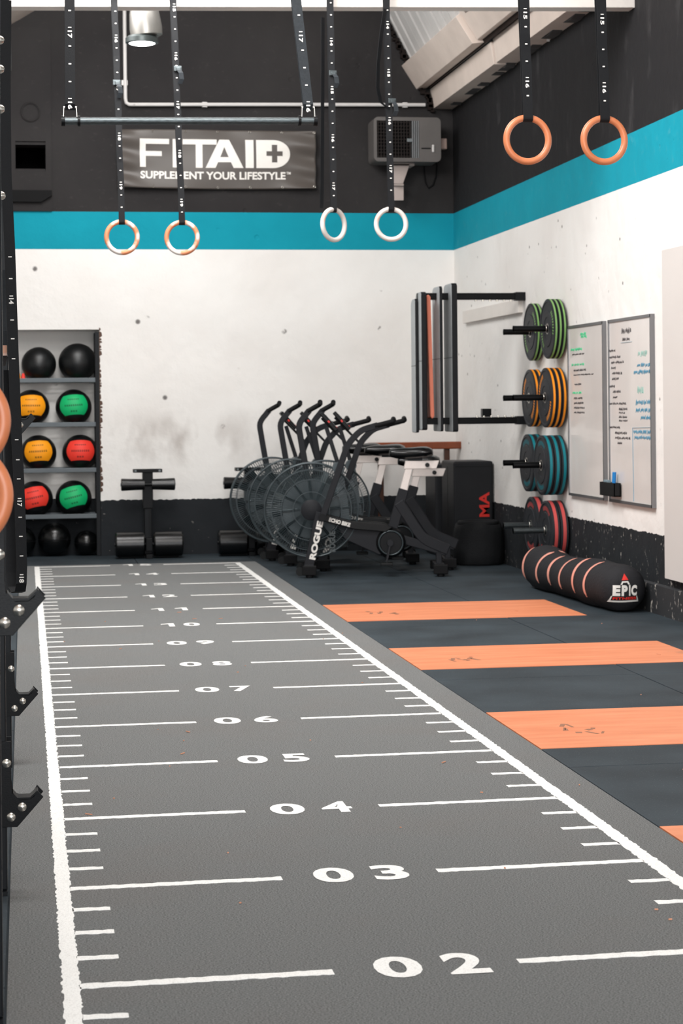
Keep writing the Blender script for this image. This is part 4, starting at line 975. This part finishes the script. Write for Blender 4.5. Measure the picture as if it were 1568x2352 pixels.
put_text(tx, 'MA', lambda u, v: (ta.x-t.location.x-v*(ta.x-tb_.x), -0.2715, ta.z+u*(tb_.z-ta.z)), 0.03); tx.build('lettering', mat('red_print', (226, 44, 34), 0.5), t)
m = MB(); m.bb((-bw/2-0.001, -0.01, 0.3), (-bw/2+0.004, 0.01, q0.z-0.05)); m.bb((-bw/2+0.01, -0.272, q0.z-0.05), (bw/2-0.01, -0.269, q0.z-0.046)); m.build('seam', M_['rubber'], t)
q0 = at_Y(998, 1066, 18.5); q1 = at_Y(1046, 1066, 18.5)
t = thing('plyo_box', ((q0.x+q1.x)/2+0.03, 18.72, 0), 'plain black foam box standing between the bikes and the lettered box', 'foam box')
hwx = (q1.x-q0.x)/2
m = MB(); m.bb((-hwx-0.03, -0.24, 0.001), (hwx+0.03, 0.24, q0.z)); m.build('body', vin, t, bevel=0.018)
m = MB(); m.bb((-0.03, -0.243, q0.z-0.2), (0.03, -0.236, q0.z-0.17)); m.build('carry_slot', M_['rubber'], t)
bx = at_Y(1114, 1250, 17.42); rbag = 0.218
t = thing('round_bag', (min(bx.x, XR-0.012-rbag), 17.42, 0), 'squat round black fabric bag with open rim in front of the tall box', 'bag')
m = MB(); prof = [(0.0001, 0.001), (rbag-0.02, 0.001), (rbag-0.004, 0.02), (rbag+0.004, 0.10), (rbag, 0.2), (rbag-0.006, 0.30), (rbag-0.02, 0.355), (rbag-0.035, 0.362)]
m.lathe(prof, n=48); 
for i, v in enumerate(m.v):
    a = math.atan2(v[1], v[0]); k = 1+0.012*math.sin(7*a+v[2]*20)+0.008*math.sin(13*a-v[2]*11); m.v[i] = (v[0]*k, v[1]*k, v[2]+(0.012*math.sin(3*a+1) if v[2] > 0.3 else 0))
m.build('body', mat('black_canvas', (24, 25, 27), 0.8, 0, 0.2, 9, 0.4, 90), t, True, angle=60)
m = MB(); m.torus((0, 0, 0.365), rbag-0.055, 0.022, 'Z', 48, 10); m.build('rim', bpy.data.materials['black_canvas'], t, True)
m = MB(); m.lathe([(0.0001, 0.34), (rbag-0.07, 0.345)], n=32); m.build('inner_lining', M_['black_plastic'], t)

# ------------------------------------------------------------------ exercise mats and their rack
rk = thing('mat_rack', (XR, 16.6, 0), 'black steel wall rack arms carrying the hanging mats', 'wall rack')
def A(px, py, Y): q = at_Y(px, py, Y); return (q.x-XR, 0, q.z)
zt = at_Y(1110, 681, 16.6).z; zb = at_Y(1110, 966, 16.6).z
xmat = at_Y(957, 680, 16.6).x-XR
for nm, z in (('top_arm', zt), ('bottom_arm', zb)):
    m = MB(); m.bb((-0.08 if False else xmat, -0.03, z-0.028), (-0.001, 0.03, z+0.028)); a_ = m.build(nm, M_['black_metal'], rk, bevel=0.004)
    m = MB(); m.bb((-0.085, -0.045, z-0.035), (-0.001, 0.045, z+0.035)); m.build('wall_bracket', M_['rack_metal'], rk, bevel=0.003)
    for k in range(6):
        b = MB(); xx = -0.12-0.06*k; zz = z+(0.034 if z < 2 else -0.034)
        b.lathe([(0.0001, 0.010), (0.008, 0.006), (0.010, 0), (0.010, -0.008)], (xx, -0.02, zz), 'Z', 12); b.build('stud', M_['steel'], rk, True)
m = MB(); q = A(1118, 941, 16.6); m.bb((q[0]-0.038, 0.0, zb+0.03), (q[0]+0.038, 0.07, zb+0.10)); m.build('stop_block', M_['black_metal'], rk, bevel=0.003)
gm = mat('grey_mat_foam', (168, 172, 174), 0.6, 0, 0.08, 6, 0.1, 120); dk = mat('black_mat_edge', (26, 27, 30), 0.6, 0, 0.1, 6)
def hang_mat(xn0, xn1, yt, yb, Yn_, dep, label, gcol=gm, name='exercise_mat'):
    a = at_Y(xn0, yt, Yn_); b = at_Y(xn1, yb, Yn_); th = b.x-a.x
    t = thing(name, ((a.x+b.x)/2, Yn_+dep/2, b.z), label, 'exercise mat', 'padded mats hanging from the wall rack')
    h = a.z-b.z; m = MB()
    pr = [(-dep/2, 0.012), (-dep/2+0.012, 0), (dep/2-0.012, 0), (dep/2, 0.012), (dep/2, h-0.05), (dep/2-0.02, h-0.015), (dep/2-0.06, h), (-dep/2+0.02, h), (-dep/2, h-0.02)]
    m.prism(pr, -th/2, th/2, 'YZ')
    m.cur = 0
    o = m.build('pad', [gcol, dk], t, bevel=0.008)
    for p in o.data.polygons:
        p.material_index = 0 if p.normal.x < -0.5 or abs(p.normal.z) > 0.9 and False else 1
    s = MB(); s.bb((-th/2-0.001, -dep/2+0.0, h*0.5-0.002), (-th/2+0.002, dep/2, h*0.5+0.002)); s.build('seam', dk, t)
    return t
hang_mat(1036, 1053, 650, 992, 16.45, 0.33, 'grey padded mat with dark edge, rightmost and tallest of the hanging mats')
hang_mat(1008, 1019, 657, 991, 16.47, 0.30, 'grey padded mat, second from the right of the hanging mats')
hang_mat(966, 982, 670, 988, 16.45, 0.24, 'grey padded mat just left of the thin orange mat')
hang_mat(952, 963, 686, 994, 16.55, 0.18, 'grey padded mat at the far left of the hanging mats')
# thin orange mat, slightly slanting
a = at_Y(985, 676, 16.5); b = at_Y(994, 962, 16.5)
t = thing('exercise_mat', ((a.x+b.x)/2, 16.62, b.z), 'thin orange pink mat hanging between the grey padded mats', 'exercise mat', 'padded mats hanging from the wall rack')
m = MB(); h = a.z-b.z; dx = (a.x-b.x)/2; th = 0.017
m.prism([(-dx-th, 0.02), (-dx, 0), (-dx+th, 0.02), (dx+th, h-0.02), (dx, h), (dx-th, h-0.02)], -0.1, 0.1); m.build('pad', mat('salmon_mat', (226, 130, 104), 0.6, 0, 0.06), t, bevel=0.006)
m = MB(); m.torus((dx*0.9, -0.02, h-0.04), 0.012, 0.003, 'Y', 16, 6); m.build('eyelet', M_['steel'], t, True)

# white timber ledger on the right wall behind the rack
l0 = at_X(1180, 697, XR-0.04); l1 = at_X(1062, 729, XR-0.04); ytop = l0.z; 
m = MB(); m.bb((XR-0.04, 16.66, l0.z-0.085), (XR-0.0005, l1.y, l0.z+0.03)); tag(m.build('timber_ledger', M_['white_paint'], bevel=0.003), 'white timber batten fixed to the wall under the mat rack', 'batten')

# ------------------------------------------------------------------ bumper plates on wall pegs
pg = {}
prow = [('green', 755, (126, 172, 98), 3, 2, 0.034), ('orange', 913, (240, 146, 24), 3, 2, 0.042), ('teal', 1068, (8, 118, 130), 3, 2, 0.054), ('red', 1218, (196, 78, 76), 2, 1, 0.066)]
pb = mat('plate_rubber', (40, 42, 46), 0.5, 0, 0.12, 8, 0.1, 120)
RP = 0.2325
NEARY, FARY = 15.42, 16.1
def make_plate(col, cm_, th, name_):
    """lies with its axis along X, inner face at x=0, outer at x=-th"""
    t = thing('bumper_plate', (0, 0, 0), '', 'weight plate', name_)
    h = th; g = 0.0015; rim = 0.022
    prof = [(0.026, -g), (RP*0.93, -g), (RP, -g-0.004), (RP, -h*0.30), (RP-0.001, -h*0.30), (RP-0.001, -h*0.70), (RP, -h*0.70), (RP, -h+g+0.004), (RP*0.965, -h+g), (RP*0.90, -h+g), (RP*0.88, -h+g+0.004), (RP*0.62, -h+g+0.004), (RP*0.60, -h+g), (RP*0.40, -h+g), (RP*0.38, -h+g+0.003), (0.026, -h+g+0.003)]
    m = MB(); m.lathe(prof, axis='X', n=56); m.build('disc', pb, t, True, angle=30)
    m = MB(); m.lathe([(RP-0.0008, -h*0.30), (RP+0.0012, -h*0.32), (RP+0.0012, -h*0.68), (RP-0.0008, -h*0.70)], axis='X', n=56); o = m.build('colour_band', cm_, t, True); o['label'] = col+' band around the rim'
    m = MB(); m.lathe([(0.026, -h+g+0.004), (0.042, -h+g+0.002), (0.045, -h+g+0.004)], axis='X', n=24); m.build('hub_ring', M_['steel'], t, True)
    m = MB()
    for c0 in (0.5, 3.6):
        for k in range(9):
            a0 = c0+k*0.13; a1 = a0+0.085
            q = [(-h+g+0.003, r*math.cos(a), r*math.sin(a)) for r, a in ((RP*.68, a0), (RP*.82, a0+0.02), (RP*.82, a1), (RP*.68, a1-0.02))]; m.add(q, [(0, 1, 2, 3)])
    m.build('raised_marks', cm_, t)
    return t
for ri, (col, py, rc, nn, nf, th) in enumerate(prow):
    cm_ = mat('plate_band_'+col, rc, 0.5, 0, 0.06)
    zc = at_Y(1245, py, NEARY).z
    for si, (Y, n, word) in enumerate(((NEARY, nn, 'near'), (FARY, nf, 'far'))):
        pgo = thing('wall_peg', (XR, Y, zc), '%s steel peg carrying the %s banded plates of the %s stack' % ('pale' if col == 'red' else 'black', col, word), 'peg', 'pegs of the plate rack')
        m = MB(); m.bb((-0.012, -0.06, -0.09), (-0.0005, 0.06, 0.09)); m.build('flange', M_['rack_metal'], pgo, bevel=0.002)
        L = XR-at_Y(1178, py, NEARY).x if si == 0 else XR-at_Y(1156, py, FARY).x
        m = MB(); m.cyl((-0.01, 0, 0), (-L, 0, 0), 0.0235, n=24); m.cyl((-L, 0, 0), (-L+0.006, 0, 0), 0.0245, n=24); m.build('tube', M_['chrome'] if col == 'red' else M_['black_metal'], pgo, True)
        t_ = th if n != 1 else th*1.2
        proto = None; x = XR-0.016
        pos = {3: ('outermost', 'middle', 'innermost'), 2: ('outer', 'inner'), 1: ('only',)}[n]
        for k in range(n):
            pl_ = make_plate(col, cm_, t_, 'bumper plates on the wall pegs') if proto is None else copy_tree(proto)
            proto = proto or pl_
            pl_['label'] = '%s plate with a %s rim band, %s on its peg in the %s stack' % ('black rubber', col, pos[n-1-k], word)
            pl_.location = (x, Y, zc-0.0018); pl_.rotation_euler = (0.9*k+ri+si*0.7, 0, 0); x -= t_+0.0006
        # retaining clip
        m = MB(); m.torus((x-XR-0.008, 0, 0), 0.026, 0.003, 'X', 20, 6); m.build('clip', M_['steel'], pgo, True)

# ------------------------------------------------------------------ whiteboards
wbm = NB('whiteboard_gloss'); wbm.p.inputs['Coat Weight'].default_value = 0.3
M_['wb'] = wbm.out(wbm.mix(wbm.ramp(wbm.noise(1.5, 3), 0.3, 0.7), rgb(214, 208, 204), rgb(226, 221, 217)), 0.25)
fmz = mat('board_frame_alu', (130, 130, 132), 0.35, 0.7, 0.05)
inks = {'g': mat('green_ink', (70, 196, 140), 0.6), 'k': mat('dark_ink', (70, 66, 68), 0.6), 'b': mat('blue_ink', (70, 140, 170), 0.6), 'l': mat('pale_green_ink', (150, 190, 180), 0.6)}
XW = XR-0.03
def whiteboard(pxl, pxr, label, z0, z1, lines):
    yl = at_X(pxl, 950, XW).y; yr = at_X(pxr, 950, XW).y      # far and near ends
    t = thing('whiteboard', (XR-0.015, (yl+yr)/2, z0), label, 'whiteboard'); W2 = (yl-yr)/2; H = z1-z0
    m = MB(); m.bb((-0.008, -W2, 0), (0.0145, W2, H)); m.build('panel', M_['wb'], t)
    f = MB(); e = 0.018
    for a, b in (((-0.016, -W2-0.002, -0.002), (0.0145, -W2+e, H)), ((-0.016, W2-e, -0.002), (0.0145, W2+0.002, H)), ((-0.016, -W2, -0.002), (0.0145, W2, e)), ((-0.016, -W2, H-e), (0.0145, W2, H+0.002))): f.bb(a, b)
    f.build('frame', fmz, t)
    random.seed(11); groups = {}
    for (u0, v, wd, hgt, ink) in lines:
        mb = groups.setdefault(ink, MB()); u = u0
        while u < u0+wd:      # handwriting too small to read: joined pen strokes
            ww = random.uniform(0.05, 0.11)
            if u+ww > u0+wd: ww = u0+wd-u+0.001
            n = max(4, int(ww*90)); pts = []
            for i in range(n+1):
                q = u+ww*i/n; zz = v+(0.5 if i % 2 else -0.5)*hgt*random.uniform(0.5, 1.2)
                pts.append((-0.0095, W2-q*2*W2, zz*H))
            for p, q in zip(pts[:-1], pts[1:]): mb.bar(p, q, 0.0015, 0.0035, (1, 0, 0))
            u += ww+random.uniform(0.006, 0.02)
    for k, mb in groups.items(): tag(mb.build('handwriting', inks[k], t), kind='stuff')
    return t, W2, H
zb0, zb1 = at_X(1308, 1137, XW).z, at_X(1303, 750, XW).z
whiteboard(1304, 1385, 'left whiteboard with green headings, beside the plates', zb0, zb1,
  [(0.38, 0.93, 0.16, 0.02, 'g'), (0.36, 0.945, 0.16, 0.02, 'g'), (0.08, 0.86, 0.32, 0.018, 'g'), (0.12, 0.83, 0.36, 0.01, 'k'), (0.1, 0.77, 0.36, 0.014, 'g'), (0.16, 0.737, 0.36, 0.012, 'k'), (0.16, 0.71, 0.56, 0.008, 'k'),
   (0.18, 0.655, 0.2, 0.012, 'k'), (0.12, 0.605, 0.26, 0.014, 'g'), (0.16, 0.573, 0.24, 0.012, 'k'), (0.16, 0.545, 0.27, 0.012, 'k'), (0.16, 0.517, 0.3, 0.012, 'k'), (0.16, 0.49, 0.3, 0.01, 'k')])
t, W2, H = whiteboard(1397, 1495, 'right whiteboard covered in dark and blue handwriting, beside the wall panel', zb0, zb1,
  [(0.32, 0.93, 0.22, 0.03, 'k'), (0.34, 0.885, 0.17, 0.018, 'k'), (0.02, 0.83, 0.14, 0.012, 'k'), (0.02, 0.795, 0.26, 0.014, 'k'), (0.06, 0.765, 0.3, 0.014, 'k'), (0.06, 0.735, 0.1, 0.014, 'k'), (0.08, 0.705, 0.24, 0.014, 'k'), (0.08, 0.675, 0.16, 0.014, 'k'),
   (0.02, 0.635, 0.12, 0.014, 'k'), (0.1, 0.605, 0.18, 0.014, 'k'), (0.1, 0.575, 0.1, 0.012, 'k'), (0.02, 0.54, 0.4, 0.012, 'k'), (0.24, 0.51, 0.2, 0.014, 'k'), (0.24, 0.49, 0.14, 0.01, 'k'), (0.24, 0.467, 0.2, 0.012, 'k'), (0.24, 0.447, 0.2, 0.01, 'k'),
   (0.02, 0.41, 0.24, 0.014, 'k'), (0.14, 0.38, 0.28, 0.014, 'k'), (0.14, 0.353, 0.36, 0.014, 'k'), (0.2, 0.325, 0.12, 0.012, 'k'),
   (0.70, 0.80, 0.2, 0.03, 'l'), (0.68, 0.74, 0.28, 0.02, 'b'), (0.60, 0.705, 0.37, 0.022, 'b'), (0.68, 0.61, 0.13, 0.035, 'l'), (0.64, 0.545, 0.34, 0.026, 'b'), (0.64, 0.505, 0.33, 0.024, 'b'), (0.75, 0.465, 0.22, 0.022, 'b'), (0.58, 0.39, 0.4, 0.02, 'b'), (0.60, 0.36, 0.38, 0.02, 'b')])
m = MB(); m.bar((-0.0095, W2-0.56*2*W2, 0.41*H), (-0.0095, -W2+0.02, 0.415*H), 0.001, 0.005, (1, 0, 0)); m.bar((-0.0095, W2-0.56*2*W2, 0.41*H), (-0.0095, W2-0.57*2*W2, 0.02*H), 0.001, 0.003, (1, 0, 0)); m.bar((-0.0095, W2-0.30*2*W2, 0.868*H), (-0.0095, W2-0.56*2*W2, 0.868*H), 0.001, 0.005, (1, 0, 0)); m.build('ruled_line', inks['b'], t)
ya, yb_ = at_X(1383, 1120, XR-0.06).y, at_X(1416, 1120, XR-0.06).y; zt0, zt1 = at_X(1400, 1139, XR-0.06).z, at_X(1400, 1108, XR-0.06).z
m = MB(); m.bb((XR-0.08, yb_, zt0), (XR-0.0305, ya, zt0+0.008)); m.bb((XR-0.08, yb_, zt0), (XR-0.074, ya, zt1)); m.bb((XR-0.08, yb_, zt0), (XR-0.031, yb_+0.006, zt1)); m.bb((XR-0.08, ya-0.006, zt0), (XR-0.031, ya, zt1)); m.bb((XR-0.038, yb_, zt0), (XR-0.031, ya, zt1))
tag(m.build('pen_holder', M_['black_plastic']), 'small black pen holder bridging the gap between the two whiteboards', 'pen holder')
m = MB(); yy = at_X(1408, 1090, XR-0.055).y; m.cyl((XR-0.055, yy, zt0+0.009), (XR-0.05, yy-0.01, zt1+0.075), 0.014, n=14); m.build('x', inks['b'])
o = bpy.data.objects['x']; o.name = 'marker_pen'; tag(o, 'blue marker pen standing in the black holder', 'pen'); o.data.materials[0] = mat('bright_blue_plastic', (20, 120, 190), 0.4)
m = MB(); yy = at_X(1394, 1100, XR-0.055).y; m.box((XR-0.055, yy, zt1-0.01), (0.03, 0.1, 0.05)); o = m.build('board_eraser', mat('eraser_grey_blue', (110, 128, 136), 0.7), bevel=0.006); tag(o, 'grey blue board eraser lying in the black holder', 'eraser')

# white panel at the right edge
pa = at_X(1519, 575, XR-0.05); pb_ = at_X(1522, 1327, XR-0.05)
m = MB(); m.bb((XR-0.05, 10.6, pb_.z), (XR-0.0005, pa.y, pa.z)); tag(m.build('wall_panel', mat('panel_warm_white', (214, 208, 204), 0.5, 0, 0.03, 2), bevel=0.002), 'large plain white board fixed to the wall at the right edge', 'panel')

# ------------------------------------------------------------------ sandbag
A0 = Vector((3.885, 15.05, 0.148)); A1 = Vector((3.955, 13.22, 0.158)); AXD = (A1-A0).normalized(); AL = (A1-A0).length
t = thing('sandbag', (3.91, 14.3, 0), 'long black sandbag with pink stripes and a white EPIC logo on its end', 'sandbag')
def bag_pt(l, a, off=0.0, rk=1.0):
    """l metres along the axis, a angle from the top towards the lane, rk share of the radius (end caps)"""
    f = min(1, max(0, l/AL)); r = (0.146+0.012*f)*(1+0.03*math.sin(5*l+0.7))+0.004*math.sin(11*l+2*a)
    r = r*rk+off
    c = A0+AXD*l; x = -r*math.sin(a)*1.03; z = r*math.cos(a)
    lump = 0.03*math.exp(-((l-0.12)/0.2)**2)*max(0, math.cos(a))*rk-0.014*math.exp(-((l-0.65)/0.25)**2)*max(0, math.cos(a))
    zz = c.z+z+lump
    if zz < 0.03: zz = 0.001+max(0, zz+0.02)*0.3
    return Vector((c.x+x, c.y-x*0.04, max(zz, 0.001)))-t.location
def cap(rho, d): return d*math.sqrt(max(0, 1-abs(rho)**3.2))
DN, DF = 0.13, 0.12
m = MB(); NA = 40; rows = []
for k in range(9, -1, -1): rho = math.sin(PI/2*(1-k/9.0)); rows.append((-cap(rho, DF), rho))
NS = 60
for i in range(1, NS): rows.append((AL*i/NS, 1.0))
for k in range(0, 13): rho = math.cos(PI/2*k/12.0); rows.append((AL+cap(rho, DN), rho))
rows = [(l, max(r_, 0.004)) for l, r_ in rows]
vs = [bag_pt(l, 2*PI*k/NA, 0, r_) for l, r_ in rows for k in range(NA)]; NR = len(rows)
m.add(vs, [(i*NA+k, i*NA+(k+1) % NA, (i+1)*NA+(k+1) % NA, (i+1)*NA+k) for i in range(NR-1) for k in range(NA)]+[tuple(range(NA-1, -1, -1)), tuple(range((NR-1)*NA, NR*NA))])
m.build('body', mat('sandbag_black_canvas', (38, 38, 41), 0.75, 0, 0.12, 8, 0.35, 60), t, True, angle=80)
pk = mat('pink_stripe', (232, 160, 142), 0.6, 0, 0.06)
for pxs in (1257, 1286, 1308, 1333, 1361, 1388):
    yy = at_X(pxs, 1335, 3.92).y; l0_ = (15.05-yy)/1.83*AL
    m = MB(); n = 24; w_ = 0.022; vs = []
    for i in range(n+1):
        a = 0.15+1.95*i/n
        for d in (-w_, w_): vs.append(bag_pt(l0_+0.05*(1-i/n)*math.cos(i)*0.0+d*(1.0 if 1 < i < n-1 else 0.5), a, 0.003))
    m.add(vs, [(2*i, 2*i+1, 2*i+3, 2*i+2) for i in range(n)]); m.build('stripe', pk, t, True)
m = MB(); m.add([bag_pt(l, a, 0.003) for l, a in ((0.12, -0.25), (0.38, -0.15), (0.40, -0.38), (0.14, -0.5))], [(0, 1, 2, 3)]); m.build('stripe', pk, t)
# logo on the side of the near end
wl = MB(); rl = MB()
LC = at_Y(1436, 1352, 13.05); LWD, LHT = 0.205, 0.19
def lg(x0, x1, y0, y1):
    """logo box coordinates 0..1 -> domed end of the bag, facing down the hall"""
    def fn(u, v):
        X = (x0+u*(x1-x0)-0.5)*LWD; Z = (y0+v*(y1-y0)-0.5)*LHT
        dx = LC.x+X-A1.x; dz = LC.z+Z-A1.z; rho = math.hypot(dx/1.03, dz)/0.155; a = math.atan2(-dx/1.03, dz)
        return bag_pt(AL+cap(min(rho, 0.97), DN)+0.005, a, 0.0, rho)
    return fn
for ch, x0, x1 in (('E', .12, .36), ('P', .40, .60), ('I', .645, .69), ('C', .72, .92)):
    g = text_geo(ch, 0.06); dense_put(wl, (g[0], g[1]), lg(x0, x1, 0.22, 0.60))
dense_put(wl, ([(0, 0), (1, 0), (.93, .22), (.90, .22), (.93, .06), (.07, .06), (.10, .22), (.07, .22)], [(0, 1, 2, 3, 4, 5, 6, 7)]), lg(0.02, 1.0, 0.0, 1.0))
dense_put(wl, ([(.36, .62), (.42, .74), (.62, .74), (.68, .62), (.62, .62), (.59, .69), (.45, .69), (.42, .62)], [(0, 1, 2, 3, 4, 5, 6, 7)]), lg(0, 1, 0, 1))
dense_put(rl, ([(.41, .78), (.63, .78), (.52, 1.0)], [(0, 1, 2)]), lg(0, 1, 0, 1))
g = text_geo('FITNESS', 0.03); dense_put(rl, (g[0], g[1]), lg(.14, .9, .09, .18))
wl.build('logo_white', M_['mark'], t); rl.build('logo_red', bpy.data.materials['red_print'], t)
